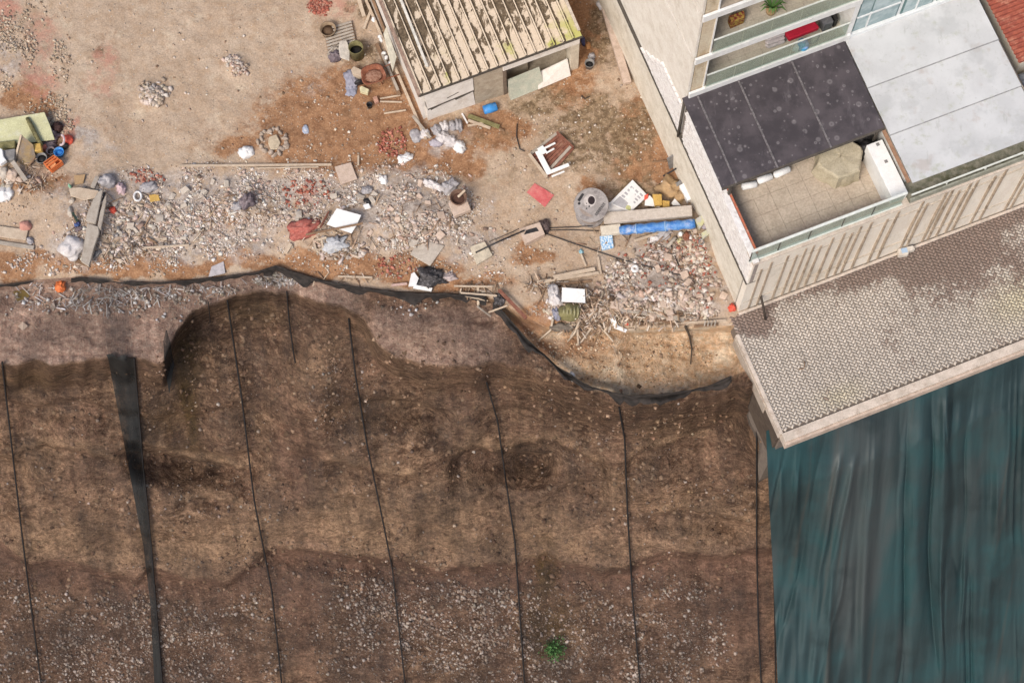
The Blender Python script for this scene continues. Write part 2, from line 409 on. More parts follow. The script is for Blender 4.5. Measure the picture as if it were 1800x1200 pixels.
# ---- the cliff
ROPE = curve([(-1500, 520), (840, 519), (868, 533), (884, 548), (900, 566), (930, 600), (980, 645), (1040, 682), (1110, 697), (1180, 692), (1240, 681), (1285, 662), (1320, 648), (1450, 600)])
def hem(px):
    px = np.asarray(px, float); return np.where(px < 850, EDGE(px) + 3, np.maximum(ROPE(px), EDGE(px) + 3))
cx = np.concatenate([np.linspace(-1400, -70, 22), np.arange(-60, 1440, 3.5)])
ct = np.concatenate([np.linspace(0, 1, 215), np.linspace(1.03, 1.9, 14)])
CX, CT = np.meshgrid(cx, ct); CY = EDGE(CX) + (1262 - EDGE(CX)) * CT
CZ = np.where(CT < 1e-6, gz(CX, EDGE(CX)), zs(CX, CY))
CV = P(CX, CY, CZ).reshape(-1, 3)
exposed = sstep(-8, 6, ROPE(CX) - CY) * sstep(845, 900, CX)
gravel = blobmask(CX, CY, [(120, 1150, 150, 110), (250, 1120, 150, 110), (380, 1130, 120, 110), (640, 1120, 80, 120), (760, 1080, 130, 80), (860, 1120, 110, 100), (1080, 1130, 110, 90, .9), (1180, 1120, 90, 90, .9),
                           (30, 1080, 80, 120, .9), (1000, 1180, 120, 60, .9), (600, 690, 40, 40, .4), (380, 890, 30, 25, .4)], 101, 40, 60.) * sstep(0, 40, CY - LIP2(CX))
shelfm = sstep(4, -4, CY - LIP(CX) - 5 * fbm(CX / 18., CX * 0 + 2, 5, 3)) * np.maximum(sstep(660, 600, CX), .75 * sstep(640, 670, CX) * sstep(905, 850, CX) * sstep(525, 560, CY))
mossy = blobmask(CX, CY, [(325, 650, 24, 110), (335, 740, 20, 60), (960, 1010, 25, 60), (960, 1100, 50, 60, .8), (60, 660, 60, 30, .6), (300, 740, 60, 40, .5), (640, 720, 60, 40, .4), (440, 540, 60, 25, .5)], 111, 18, 30.)
dust = np.exp(-((CY - LIP(CX) + 8) / 10.) ** 2) * .9 * (1 - .6 * sstep(320, 340, CX) * sstep(650, 630, CX)) * sstep(930, 860, CX) + np.exp(-((CY - LIP2(CX) + 8) / 9.) ** 2) * .35
cm = np.stack([exposed, gravel, shelfm, np.ones_like(CX)], -1).reshape(-1, 4)
cm2 = np.stack([mossy, np.clip(dust, 0, 1), blobmask(CX, CY, [(1010, 612, 60, 25, .8), (960, 610, 40, 22), (920, 575, 40, 30)], 121, 12), np.ones_like(CX)], -1).reshape(-1, 4)

damp_shade = blobmask(CX, CY, [(480, 560, 160, 40, .8), (560, 620, 90, 60, .6), (1000, 720, 140, 30, .7), (1100, 740, 160, 30, .6), (400, 590, 90, 60, .9), (350, 680, 50, 90, .8), (480, 700, 24, 80, .7), (420, 740, 40, 60, .6), (90, 680, 120, 30, .7), (330, 800, 70, 34, .9), (900, 810, 80, 40, .9), (880, 660, 70, 30, .6), (990, 690, 90, 22, .8), (1150, 725, 180, 22, .8),
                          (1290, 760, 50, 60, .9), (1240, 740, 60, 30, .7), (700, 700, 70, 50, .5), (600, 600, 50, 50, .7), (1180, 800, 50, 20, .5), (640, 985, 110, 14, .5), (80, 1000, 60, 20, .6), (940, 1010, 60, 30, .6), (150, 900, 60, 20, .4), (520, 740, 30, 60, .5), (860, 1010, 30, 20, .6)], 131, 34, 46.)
tan_ = blobmask(CX, CY, [(560, 640, 50, 40, .7), (640, 900, 130, 50, .8), (450, 930, 110, 40, .8), (170, 920, 120, 50, .6), (800, 900, 110, 60, .8), (960, 930, 110, 50, .8), (300, 960, 120, 30, .8), (1080, 860, 90, 40, .6), (760, 610, 90, 26, .8), (860, 770, 60, 16, .7), (1150, 780, 70, 12, .6), (60, 800, 60, 60, .5), (1260, 930, 60, 30, .5)], 141, 40, 50.)
smooth_ = blobmask(CX, CY, [(540, 1060, 40, 130), (500, 1020, 60, 50), (1300, 1060, 60, 110), (1210, 1020, 60, 40, .8), (1010, 1030, 60, 40, .8), (520, 820, 40, 110, .7), (200, 1020, 90, 22, .8), (350, 1030, 90, 16, .8), (730, 1010, 60, 16, .8)], 151, 30, 50.)
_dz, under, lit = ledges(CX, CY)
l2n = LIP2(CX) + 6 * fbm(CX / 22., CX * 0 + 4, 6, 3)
damp_shade = np.maximum(damp_shade * .8, under * (.55 + .5 * fbm(CX / 20., CY / 14., 161, 3)))  # painted shade of hollows and ledge undersides, mixed with real damp
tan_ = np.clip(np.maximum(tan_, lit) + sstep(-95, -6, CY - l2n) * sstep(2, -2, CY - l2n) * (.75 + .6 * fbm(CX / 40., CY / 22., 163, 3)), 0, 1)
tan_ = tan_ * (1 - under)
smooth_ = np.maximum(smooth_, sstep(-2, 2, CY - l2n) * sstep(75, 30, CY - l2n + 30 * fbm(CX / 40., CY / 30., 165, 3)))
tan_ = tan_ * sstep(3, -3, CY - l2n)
cm3 = np.stack([damp_shade, tan_, smooth_, np.ones_like(CX)], -1).reshape(-1, 4)
def cliff_material():
    t = NT('cliff_soil'); a = t.sep(t.attr('mask')); b = t.sep(t.attr('mask2'))
    strat = t.scaled(1.0, 1.0, 3.2)
    n1 = t.noise(1.3, 8, .68, strat); n2 = t.noise(4.5, 8, .72, strat); n3 = t.noise(15, 6, .75); big = t.noise(.33, 5, .6); n5 = t.noise(2.6, 7, .75, None, 1.2)
    col = t.mix(t.ramp(n1, .36, .62), (.135, .085, .054), (.46, .335, .225))
    col = t.mix(t.ramp(big, .40, .60, 0, .6), col, (.33, .225, .165))
    col = t.mix(t.ramp(n5, .54, .64, 0, .75), col, (.095, .052, .032))
    col = t.mix(t.ramp(n2, .52, .62, 0, .7), col, (.56, .43, .30))
    col = t.mix(t.ramp(n2, .46, .36, 0, .7), col, (.11, .065, .042))
    col = t.mix(t.ramp(n3, .60, .70, 0, .7), col, (.62, .49, .37))
    c3 = t.sep(t.attr('mask3'))
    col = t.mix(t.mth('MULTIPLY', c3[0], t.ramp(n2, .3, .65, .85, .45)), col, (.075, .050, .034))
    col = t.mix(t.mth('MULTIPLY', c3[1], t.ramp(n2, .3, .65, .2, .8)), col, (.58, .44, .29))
    col = t.mix(t.mth('MULTIPLY', c3[2], t.ramp(n1, .3, .65, .4, .8)), col, (.27, .175, .135))
    pinkish = t.mix(t.ramp(n2, .35, .65), (.50, .31, .235), (.80, .58, .45))
    gr = t.mix(t.ramp(t.vor(8, 'F1', 'Distance'), .1, .5), (.38, .31, .26), (.15, .10, .075))
    col = t.mix(t.mth('MULTIPLY', a[1], .75), col, gr)
    col = t.mix(t.mth('MULTIPLY', b[0], t.ramp(n2, .3, .6, .3, .9)), col, (.10, .075, .02))
    col = t.mix(t.mth('MULTIPLY', b[1], t.ramp(n2, .35, .6, .1, .9)), col, (.55, .41, .31))
    ora = t.mix(t.ramp(n2, .35, .65), (.58, .35, .19), (.70, .51, .34))
    ora = t.mix(t.ramp(t.noise(1.2, 6, .7), .48, .62, 0, .75), ora, (.74, .61, .45))
    ora = t.mix(t.ramp(n3, .56, .7, 0, .6), ora, (.26, .15, .08))
    ora = t.mix(t.mth('MULTIPLY', b[2], .75), ora, (.22, .085, .04))
    col = t.mix(1.0, col, (.90, .765, .70), 'MULTIPLY')
    col = t.mix(t.mth('MULTIPLY', a[2], .85), col, pinkish)
    col = t.mix(.55, col, t.mix(t.ramp(n3, .3, .7), (.25, .25, .25), (.72, .72, .72)), 'OVERLAY')
    g1 = t.noise(1.1, 9, .78, t.scaled(1.0, .9, 2.2), .8); g2 = t.noise(5.0, 9, .8, t.scaled(1.0, 1.0, 2.6)); g3 = t.noise(1.7, 6, .65, t.scaled(1.0, .10, .10, math.radians(-6)))
    mul = t.mth('MULTIPLY', t.mth('MULTIPLY', t.ramp(g1, .36, .64, .70, 1.28), t.ramp(g2, .34, .66, .64, 1.38)), t.ramp(g3, .34, .60, .74, 1.14))
    cmb = t.node('ShaderNodeCombineColor'); [t.l.new(mul, cmb.inputs[i]) for i in range(3)]
    col = t.mix(t.ramp(a[2], 0, 1, 1.0, .55), col, t.mix(1.0, col, cmb.outputs[0], 'MULTIPLY'))
    ora = t.mix(.6, ora, t.mix(1.0, ora, cmb.outputs[0], 'MULTIPLY'))
    col = t.mix(a[0], col, ora)
    t.bump(t.mth('ADD', n2, t.mth('MULTIPLY', n3, .7)), 1.0, .14)
    return t.done(col, .95, 0, .12)

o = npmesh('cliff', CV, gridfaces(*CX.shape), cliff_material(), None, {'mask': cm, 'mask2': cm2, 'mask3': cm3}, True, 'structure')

# ---- black shade net over the cliff: panels, overlap band, seam ropes, hem
def net_material(name, base, col, fr=9.0):
    t = NT(name)
    st = t.scaled(1.0, .12, .12, math.radians(-6))
    n = t.noise(5.0, 4, .6, st); n2 = t.noise(.8, 4, .6); n3 = t.noise(26, 2, .5, st)
    fac = t.mth('ADD', t.ramp(n, .35, .7, base - .05, base + .05), t.mth('ADD', t.ramp(t.noise(.55, 5, .6), .38, .66, -.06, .15), t.ramp(n3, .35, .65, -.04, .04)))
    tr = t.node('ShaderNodeBsdfTransparent'); mx = t.node('ShaderNodeMixShader')
    t.done(t.mix(t.ramp(n, .3, .7), col, tuple(q * 1.8 for q in col)), .7, 0, .25)
    t.l.new(fac, mx.inputs[0]); t.l.new(tr.outputs[0], mx.inputs[1]); t.l.new(t.b.outputs[0], mx.inputs[2])
    t.l.new(mx.outputs[0], t.out.inputs['Surface']); return t.m
NETM = net_material('shade_net', .26, (.026, .019, .016))
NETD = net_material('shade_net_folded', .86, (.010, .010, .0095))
HEMM = surf('net_hem_black', (.016, .014, .013), (.042, .034, .030), 5, .85, .6)
SEAMS = [[(-420, 480), (-400, 1300)], [(-205, 480), (-165, 1300)],
         [(2, 480), (4, 640), (18, 760), (40, 950), (72, 1200), (84, 1290)],
         [(214, 480), (236, 630), (250, 800), (266, 960), (285, 1200), (291, 1290)],
         [(388, 470), (400, 530), (425, 700), (447, 880), (478, 1040), (495, 1200), (501, 1290)],
         [(608, 480), (613, 560), (625, 660), (645, 780), (670, 900), (690, 1000), (712, 1200), (720, 1290)],
         [(835, 500), (855, 670), (875, 740), (890, 850), (905, 950), (922, 1200), (927, 1290)],
         [(1072, 560), (1088, 715), (1098, 770), (1103, 900), (1112, 1050), (1125, 1200), (1130, 1290)],
         [(1322, 600), (1330, 700), (1330, 960), (1333, 1100), (1338, 1200), (1340, 1290)],
         [(1385, 600), (1390, 1290)]]
for s_ in SEAMS:
    if s_[-1][1] < 1350: s_.append((s_[-1][0] + .07 * 430 * (1 - s_[-1][0] / 1400.), 1720))
SEAMF = [(lambda pts: (lambda y: np.interp(y, [p[1] for p in pts], [p[0] for p in pts])))(s) for s in SEAMS]
def znet(px, py):
    d = py - hem(px)
    z = zs(px, py, False) + .22 + .035 * fbm(px / 9., py / 70., 131, 3) * sstep(0, 30, d)
    # slack folds hanging from the rope on the right
    for (x0, y0, x1, y1, a) in ((870, 560, 1040, 706, .22), (905, 610, 1060, 715, .16), (700, 600, 860, 545, .22), (690, 560, 745, 626, .16), (1120, 712, 1300, 690, .16), (890, 560, 960, 690, .10)):
        L_ = math.hypot(x1 - x0, y1 - y0); ux, uy = (x1 - x0) / L_, (y1 - y0) / L_
        s_ = (px - x0) * ux + (py - y0) * uy; q = (px - x0) * -uy + (py - y0) * ux
        z = z + a * np.exp(-(q / 6.) ** 2) * sstep(-10, 25, s_) * sstep(L_ + 15, L_ - 30, s_)
    return z
net = thing('shade_net', 'torn black shade net in long strips draped over the brown cliff', 'net', P(600, 900, zs(600, 900)))
def net_strip(name, fa, fb, ncol, mat_, top=None, bottom=1700, nrow=240):
    top = top or hem
    A, Bf = np.meshgrid(np.linspace(0, 1, ncol), np.linspace(0, 1, nrow)); y = np.full_like(A, 800.)
    for _ in range(6):
        x = fa(y) * (1 - A) + fb(y) * A; y = top(x) + (bottom - top(x)) * Bf
    return npmesh(name, P(x, y, znet(x, y)).reshape(-1, 3), gridfaces(*A.shape), mat_, net, None, True)
for i in range(len(SEAMF) - 1):
    f0, f1 = SEAMF[i], SEAMF[i + 1]
    net_strip('net_panel', f0, f1 if i < len(SEAMF) - 2 else (lambda y: np.interp(y, [600, 1290, 1700], [1352, 1368, 1376])), 60 if i > 1 else 20, NETM)
znet0 = znet
def band(fa, fb, mat_, lift, top, bottom):
    global znet
    znet = lambda px, py: znet0(px, py) + lift
    q = net_strip('net_overlay', fa, fb, 10, mat_, top, bottom); znet = znet0; return q
band(lambda y: np.interp(y, [600, 630, 800, 960, 1060, 1290, 1700], [176, 190, 222, 252, 264, 276, 300]), SEAMF[3], NETD, .05, lambda x: 626 + 16 * fbm(x / 14., x * 0 + 5, 181, 2), 1700)
NETL = net_material('shade_net_double', .16, (.030, .026, .026))
band(lambda y: np.interp(y, [480, 560, 630], [168, 180, 192]), SEAMF[3], NETL, .05, hem, 626)
band(lambda y: np.interp(y, [578, 600, 640, 690], [292, 287, 289, 297]), lambda y: np.interp(y, [578, 600, 640, 690], [293, 299, 306, 298]), NETD, .05, lambda x: 0 * x + 580, 690)  # dark wedge laid on as the shade of a hole in the cliff
SEAMM = surf('seam_black', (.010, .009, .009), (.02, .017, .016), 9, .8, .3)
def seam(pts_, y0, y1, r=.036, name='seam_rope', m_=None):
    ys = np.arange(y0, y1, 9.0); xsq = np.interp(ys, [p[1] for p in pts_], [p[0] for p in pts_])
    q = P(xsq, ys, znet(xsq, ys) + .06)
    return MB().tube(q, r, 5).build(name, m_ or SEAMM, net, True)
for s_, y0 in zip(SEAMS[2:9], (636, 630, 528, 560, 672, 716, 700)): seam(s_, y0, 1700)
seam([(503, 500), (508, 560), (516, 620), (540, 760)], 512, 640, .03)
seam([(365, 520), (371, 580)], 530, 575, .02)
seam([(1356, 780), (1360, 1000), (1365, 1290), (1374, 1720)], 800, 1700, .03)
def hem_strip(x0, x1, wid, up_, name='net_hem'):
    xq = np.arange(x0, x1, 7.0); nr = 6; A, Bf = np.meshgrid(xq, np.linspace(0, 1, nr))
    w = wid * (.15 + 1.1 * vnoise(A / 33., A * 0, 141) * (.5 + vnoise(A / 9., A * 0 + 3, 149)))
    y = hem(A) - 2 + w * Bf + 2 * fbm(A / 15., A * 0 + 3, 143, 2)
    z = np.maximum(znet(A, y), gz(A, hem(A)) * (1 - Bf) - 9 * Bf) + up_ * np.sin(Bf * math.pi) + .05 * fbm(A / 12., Bf * 3, 145, 3) + .03
    return npmesh(name, P(A, y, z).reshape(-1, 3), gridfaces(*A.shape), HEMM, net, None, True)
hem_strip(-200, 60, 5, .05); hem_strip(125, 470, 9, .06); hem_strip(463, 860, 17, .10); hem_strip(866, 1290, 18, .14)

# ---- teal tarpaulin hung under the paved ledge
def tarp_material():
    t = NT('teal_tarpaulin'); st = t.scaled(1.0, .03, .03, math.radians(-3)); st2 = t.scaled(1.0, .16, .16, math.radians(-3))
    n = t.noise(.9, 3, .5, st); n2 = t.noise(.45, 4, .55); n3 = t.noise(2.5, 3, .5, st); n6 = t.noise(1.6, 5, .65)
    col = t.mix(t.ramp(n, .3, .7), (.013, .029, .032), (.030, .056, .060))
    col = t.mix(t.ramp(n2, .45, .68, 0, .75), col, (.018, .060, .065))
    col = t.mix(t.ramp(t.noise(.5, 4, .5, st2), .52, .70, 0, .6), col, (.068, .074, .074))
    col = t.mix(t.ramp(n3, .58, .74, 0, .4), col, (.075, .058, .046))
    col = t.mix(t.ramp(n6, .5, .75, 0, .3), col, (.038, .055, .056))
    col = t.mix(t.ramp(n2, .46, .3, 0, .5), col, (.010, .020, .022))
    t.bump(t.noise(7, 3, .5, st), .3, .05)
    return t.done(col, .5, 0, .35)
TX, TB = np.meshgrid(np.concatenate([np.linspace(0, .38, 300), np.linspace(.386, 1, 70)]), np.concatenate([np.linspace(0, .60, 150), np.linspace(.615, 1, 26)]))
tl = lambda y: np.interp(y, [600, 770, 900, 1050, 1200, 1290], [1346, 1347, 1353, 1361, 1367, 1370]) + np.maximum(y - 1290, 0) * .02
TY = np.full_like(TX, 900.)
for _ in range(6):
    XX = tl(TY) * (1 - TX) + (2600 + 0 * TY) * TX; top = 745 - .386 * (XX - 1378); TY = top + (1700 - top) * TB
dd = TY - (775 - .386 * (XX - 1378))
xw = XX + .22 * (TY - 800) * sstep(1650, 1350, XX) + 10 * fbm(XX / 90., TY / 160., 151, 2)
fold = 1.25 * (np.sqrt(np.abs(fbm(xw / 52., TY / 900., 153, 3)) + .01) - .4) + .12 * fbm(xw / 21., TY / 700., 155, 2)
bandn = 45 * fbm(XX / 75., 0 * XX, 157, 4)
TZ = -2.0 - .019 * np.minimum(np.maximum(dd, -40), 90 + bandn) - .030 * np.maximum(dd - 90 - bandn, 0) + fold * sstep(-20, 190, dd) * .9
cre = 1 - np.abs(2 * vnoise(xw / 13. + 1.5 * fbm(XX / 60., TY / 300., 191, 2), TY / 1400., 193) - 1); TZ = TZ + .30 * cre ** 3 * sstep(0, 160, dd) * sstep(-.25, .25, fbm(XX / 70., TY / 260., 195, 2))
TZ = TZ + .25 * fbm(XX / 90., TY / 60., 159, 3) * sstep(140, 0, dd)
for pts, a, wd in (([(1492, 780), (1478, 800), (1440, 1000), (1425, 1290)], .35, 6), ([(1520, 780), (1505, 800), (1462, 1000), (1450, 1290)], .35, 6), ([(1402, 800), (1396, 1290)], .3, 5), ([(1424, 830), (1408, 1290)], .3, 6), ([(1524, 860), (1512, 1290)], .4, 9),
                   ([(1664, 640), (1650, 1290)], .5, 9), ([(1760, 800), (1716, 1290)], .4, 10), ([(1580, 800), (1572, 1290)], .3, 12), ([(1372, 800), (1380, 1290)], .3, 5)):
    xr = np.interp(TY, [q[1] for q in pts], [q[0] for q in pts]); TZ = TZ + a * np.exp(-((XX - xr) / wd) ** 2) * sstep(pts[0][1], pts[0][1] + 90, TY) * (.6 + .4 * vnoise(TY / 120., XX * 0 + a * 99, 171))
zc = -2.2 - .0175 * (TY - 560)
TZ = TZ + (zc + .4 * fold - TZ) * .85 * sstep(.115, 0, TX) * sstep(40, 260, dd)
tp = npmesh('tarpaulin', P(XX, TY, TZ).reshape(-1, 3), gridfaces(*TX.shape), tarp_material(), None, None, True)
pf = P(900, 1650, -25.0)
o = npmesh('pit_floor', np.array([(pf[0] - 120, pf[1] - 120, -25.), (pf[0] + 120, pf[1] - 120, -25.), (pf[0] + 120, pf[1] + 30, -25.), (pf[0] - 120, pf[1] + 30, -25.)]), np.array([[0, 1, 2, 3]]), surf('pit_gravel', (.30, .22, .16), (.20, .14, .10), 3, .95, .5, stain=(.40, .32, .25), sscale=2, samt=.5), None, None, False, 'structure')
tag(tp, 'dark teal tarpaulin hanging in long folds below the paved ledge', 'tarpaulin')
# ------------------------------------------------------------------ building frame: u along its front, v along its side
B0 = P(1297, 549); _uu = P(1800, 357) - B0; UV = _uu / np.linalg.norm(_uu); VV = np.array([-UV[1], UV[0], 0.0]); ZV = np.array([0, 0, 1.0])
def W(u, v, z): return B0 + UV * u + VV * v + ZV * z
def LO(px, py, z): q = P(px, py, z) - B0; return float(q @ UV), float(q @ VV)
RB = np.stack([UV, VV, ZV], 1)
def lbox(mb, u0, u1, v0, v1, z0, z1):
    return mb.hexa([W(u0, v0, z0), W(u1, v0, z0), W(u1, v1, z0), W(u0, v1, z0), W(u0, v0, z1), W(u1, v0, z1), W(u1, v1, z1), W(u0, v1, z1)])
ANG = math.atan2(UV[1], UV[0])

cream = surf('cream_render', (.76, .71, .63), (.68, .62, .54), 2.2, .9, .15, stain=(.52, .46, .37), sscale=1.6, samt=.4)
streak = surf('cream_streaked', (.80, .73, .63), (.72, .64, .54), 2.0, .9, .15, stain=(.40, .33, .24), sscale=1.0, samt=.5, stretch=(1, 1, .25))
plinthm = surf('pale_concrete', (.72, .66, .56), (.62, .56, .46), 2.5, .92, .25, stain=(.46, .39, .29), sscale=1.1, samt=.55)
brickw = surf('white_brick', (.80, .77, .74), (.68, .64, .61), 7, .85, .3, stain=(.45, .38, .34), sscale=5, samt=.5)
whitep = surf('white_paint', (.80, .79, .76), (.72, .71, .68), 3, .6, .05, stain=(.55, .52, .47), sscale=2, samt=.4)
ribm = surf('stained_rib', (.42, .34, .26), (.33, .26, .195), 4, .9, .2, stain=(.17, .13, .09), sscale=1.5, samt=.75)
beigep = surf('beige_pilaster', (.58, .47, .33), (.64, .56, .42), 2.2, .9, .15, stain=(.36, .25, .14), sscale=1.7, samt=.7, stretch=(1, 1, .3))
darkj = surf('dark_joint', (.10, .085, .07), None, 6, .9, 0)
copem = surf('coping_concrete', (.60, .51, .43), (.48, .41, .34), 3, .9, .3, stain=(.33, .25, .19), sscale=2.4, samt=.6)
redline = surf('red_membrane', (.50, .11, .05), (.42, .16, .09), 8, .7, .1, stain=(.55, .42, .33), sscale=3, samt=.7)
tilem = surf('terrace_tile', (.48, .40, .315), (.43, .35, .27), 2.0, .8, .1, stain=(.33, .27, .20), sscale=1.4, samt=.5)
groutm = surf('terrace_grout', (.41, .34, .265), None, 5, .9, 0)

# ---- paved ledge
pv = lbox(MB(), -.30, 22.0, -4.62, -.02, -9.0, -.012).build('pavement', surf('paver_bed', (.20, .165, .135), (.15, .12, .10), 8, .95, .3), None)
pv['kind'] = 'structure'
def paver_material():
    t = NT('herringbone_paver'); a = t.attr('tone')
    n = t.noise(3, 5, .7); big = t.noise(.5, 4, .65)
    col = t.mix(t.ramp(n, .3, .7), (.43, .38, .325), (.52, .46, .395))
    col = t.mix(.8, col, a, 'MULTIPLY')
    t.bump(t.noise(30, 3, .6), .3, .01)
    return t.done(col, .9, 0, .2)
def herring():
    Lb, Wb, g, h = .190, .095, .016, .03
    vs = []; tn = []
    c45 = math.cos(math.pi / 4)
    N = 300
    # herringbone: along each diagonal staircase a level brick and an upright brick
    i, j = np.meshgrid(np.arange(-N, N), np.arange(-N, N))
    i = i.ravel(); j = j.ravel()
    for kind in (0, 1):
        # lattice (i,j): bricks of 2x1 cells, cell = Wb
        x = (i * 1.0 + j * 2.0) * Wb; y = (i * 1.0 - j * 2.0) * Wb
        cx_ = x + (1.0 if kind == 0 else 2.5) * Wb; cy_ = y + (.5 if kind == 0 else 0.0) * Wb
        # turn 45 degrees into the ledge frame
        u = (cx_ - cy_) * c45; v = (cx_ + cy_) * c45
        u = u + 6.0; v = v - 2.3
        keep = (u > -.32) & (u < 21.9) & (v > -4.55) & (v < -.1)
        u = u[keep]; v = v[keep]
        hl, hw = (Lb / 2 - g / 2, Wb / 2 - g / 2)
        du = (hl, hw) if kind == 0 else (hw, hl)
        n = len(u); z = .005 * rng.standard_normal(n)
        for k, (sx, sy, top) in enumerate([(-1, -1, 0), (1, -1, 0), (1, 1, 0), (-1, 1, 0), (-1, -1, 1), (1, -1, 1), (1, 1, 1), (-1, 1, 1)]):
            ax = sx * (du[0] - (.006 if top else 0)); ay = sy * (du[1] - (.006 if top else 0))
            uu = u + (ax - ay) * c45; vv = v + (ax + ay) * c45
            zz = np.clip(z, -.012, .012) + (0.022 if top else -.02)
            vs.append((B0 + uu[:, None] * UV + vv[:, None] * VV + zz[:, None] * ZV))
        V8 = np.stack(vs[-8:], 1)
        # stained zones: dark red-brown blotches, pale worn middle of the stones; corner spot is painted shadow
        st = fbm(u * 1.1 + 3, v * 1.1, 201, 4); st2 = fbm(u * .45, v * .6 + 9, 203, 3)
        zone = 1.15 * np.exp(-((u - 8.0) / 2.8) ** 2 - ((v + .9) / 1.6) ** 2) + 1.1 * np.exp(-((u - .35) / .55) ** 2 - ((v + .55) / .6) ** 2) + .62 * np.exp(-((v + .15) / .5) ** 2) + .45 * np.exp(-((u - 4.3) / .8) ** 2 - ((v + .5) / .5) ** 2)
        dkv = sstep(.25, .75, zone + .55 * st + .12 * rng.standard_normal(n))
        b = (1.0 + .07 * rng.standard_normal(n) + .10 * st2)
        yel = np.exp(-((u - 9.6) / 1.4) ** 2 - ((v + 3.3) / .8) ** 2) + .7 * np.exp(-((u - 2.1) / .9) ** 2 - ((v + 4.1) / .4) ** 2)
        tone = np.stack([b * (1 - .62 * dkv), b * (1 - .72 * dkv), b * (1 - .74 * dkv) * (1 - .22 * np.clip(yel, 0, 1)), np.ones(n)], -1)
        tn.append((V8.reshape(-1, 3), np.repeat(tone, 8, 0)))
    Va = np.concatenate([q[0] for q in tn]); Ta = np.concatenate([q[1] for q in tn])
    nb = len(Va) // 8
    fq = np.array([(4, 5, 6, 7), (0, 1, 5, 4), (1, 2, 6, 5), (2, 3, 7, 6), (3, 0, 4, 7)])
    Fa = (np.arange(nb)[:, None, None] * 8 + fq[None]).reshape(-1, 4)
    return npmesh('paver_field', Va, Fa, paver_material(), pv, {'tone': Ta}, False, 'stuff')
herring()
c = lbox(MB(), -.36, 22.0, -4.92, -4.60, -.55, .10); c.build('coping', copem, pv, bevel=.012)
lbox(MB(), -.36, 22.0, -5.02, -4.92, -.55, -.02).build('coping_ledge', surf('coping_edge', (.55, .44, .36), (.44, .35, .28), 3, .9, .3, stain=(.30, .21, .16), sscale=2, samt=.6), pv, bevel=.01)
lbox(MB(), -.42, -.29, -4.60, -.75, -.5, .06).build('coping', copem, pv, bevel=.008)
lbox(MB(), -.47, -.42, -3.5, -.8, -.9, -.08).build('side_beam', surf('side_beam', (.46, .39, .32), (.36, .30, .24), 3, .9, .3, stain=(.25, .16, .11), sscale=2.2, samt=.6), pv, bevel=.01)
lbox(MB(), -.40, -.30, -4.55, -.85, -3.2, -.51).build('retaining_face', surf('retaining_dark', (.10, .075, .055), (.07, .05, .038), 3, .95, .4), pv)
lbox(MB(), 0.0, 22.0, -.13, -.03, -.05, .07).build('wall_kerb', copem, pv, bevel=.01)

# ---- apartment building
bld = thing('apartment_building', 'cream apartment building with roof terrace, balconies and ribbed front wall beside the paving', 'building', W(5, 3, 0))
VB = 5.8      # plane of the tower front
FZ = (6.72, 9.25, 12.2)
# left side
lbox(MB(), 0, .3, .26, 17, -.6, 3.05).build('side_plinth', plinthm, bld)
lbox(MB(), -.05, .3, 0.0, 17, 3.05, 3.11).build('ledge', darkj, bld)
lbox(MB(), .06, .20, 0.0, VB + .02, 3.11, 5.12).build('parapet_wall', surf('brick_mortar', (.34, .29, .26), None, 8, .9, .2), bld)
lbox(MB(), -.02, .20, .0, VB - .05, 5.12, 5.17).build('parapet_cap', brickw, bld, bevel=.008)
lbox(MB(), .21, .29, .3, VB - .05, 5.02, 5.15).build('red_edge_strip', redline, bld)
br = MB()
for r in range(22):
    z0 = 3.13 + r * .09
    for k in range(40):
        v0 = (k - .5 * (r % 2)) * .24
        lim = 9.4 - (r / 21.) * 1.6 if v0 > VB - .1 else 99
        if v0 < 0 or v0 > 9.3 or v0 + .24 > lim: continue
        if v0 > VB - .3 and v0 < VB + .05: continue
        pr_ = random.uniform(.0, .018)
        lbox(br, -.005 - pr_, .055, v0 + .010, v0 + .224, z0 + .008, z0 + .074)
bq = br.build('brick_course', brickw, bld); bq['kind'] = 'stuff'
lbox(MB(), .08, .4, VB + .02, 17, 3.11, 15.2).build('tower_core', darkj, bld)
for z0, z1 in ((3.11, 6.0), (6.13, 8.9), (9.03, 11.8), (11.93, 15.0)):
    lbox(MB(), .02 if z0 > 3.2 else .06, .09, VB + .2 if z0 > 3.2 else VB + .08, 17, z0, z1).build('side_panel', cream, bld)
MB().tube([W(-.05, VB + .05, 3.0), W(-.05, VB + .05, 5.9)], .05, 8).build('downpipe', darkj, bld, True)
# front wall with ribs
fw_ = MB().hexa([W(0, 0, -.4), W(13, 0, -.4), W(13, .3, -.4), W(0, .3, -.4), W(0, .0, 5.0), W(13, .22, 5.0), W(13, .5, 5.0), W(0, .3, 5.0)])
fw_.build('front_wall', streak, bld)
ribs = [1315, 1330, 1357, 1374, 1387, 1400, 1414, 1432, 1451, 1466, 1478, 1496, 1525, 1541, 1581, 1592, 1620, 1630, 1645, 1661, 1673, 1705, 1721, 1765, 1776, 1800, 1816, 1840]
for k, x in enumerate(ribs):
    u, v = LO(x, 549 - .3817 * (x - 1297), 0)
    top = 4.55 if k % 3 else 4.2
    q = MB().hexa([W(u - .033, -.03, .08), W(u + .033, -.03, .08), W(u + .033, .02, .08), W(u - .033, .02, .08),
                   W(u - .033, -.03 + .22 * top / 5 * u / 13, top), W(u + .033, -.03 + .22 * top / 5 * u / 13, top), W(u + .033, .2, top), W(u - .033, .2, top)])
    q.build('rib', ribm, bld)
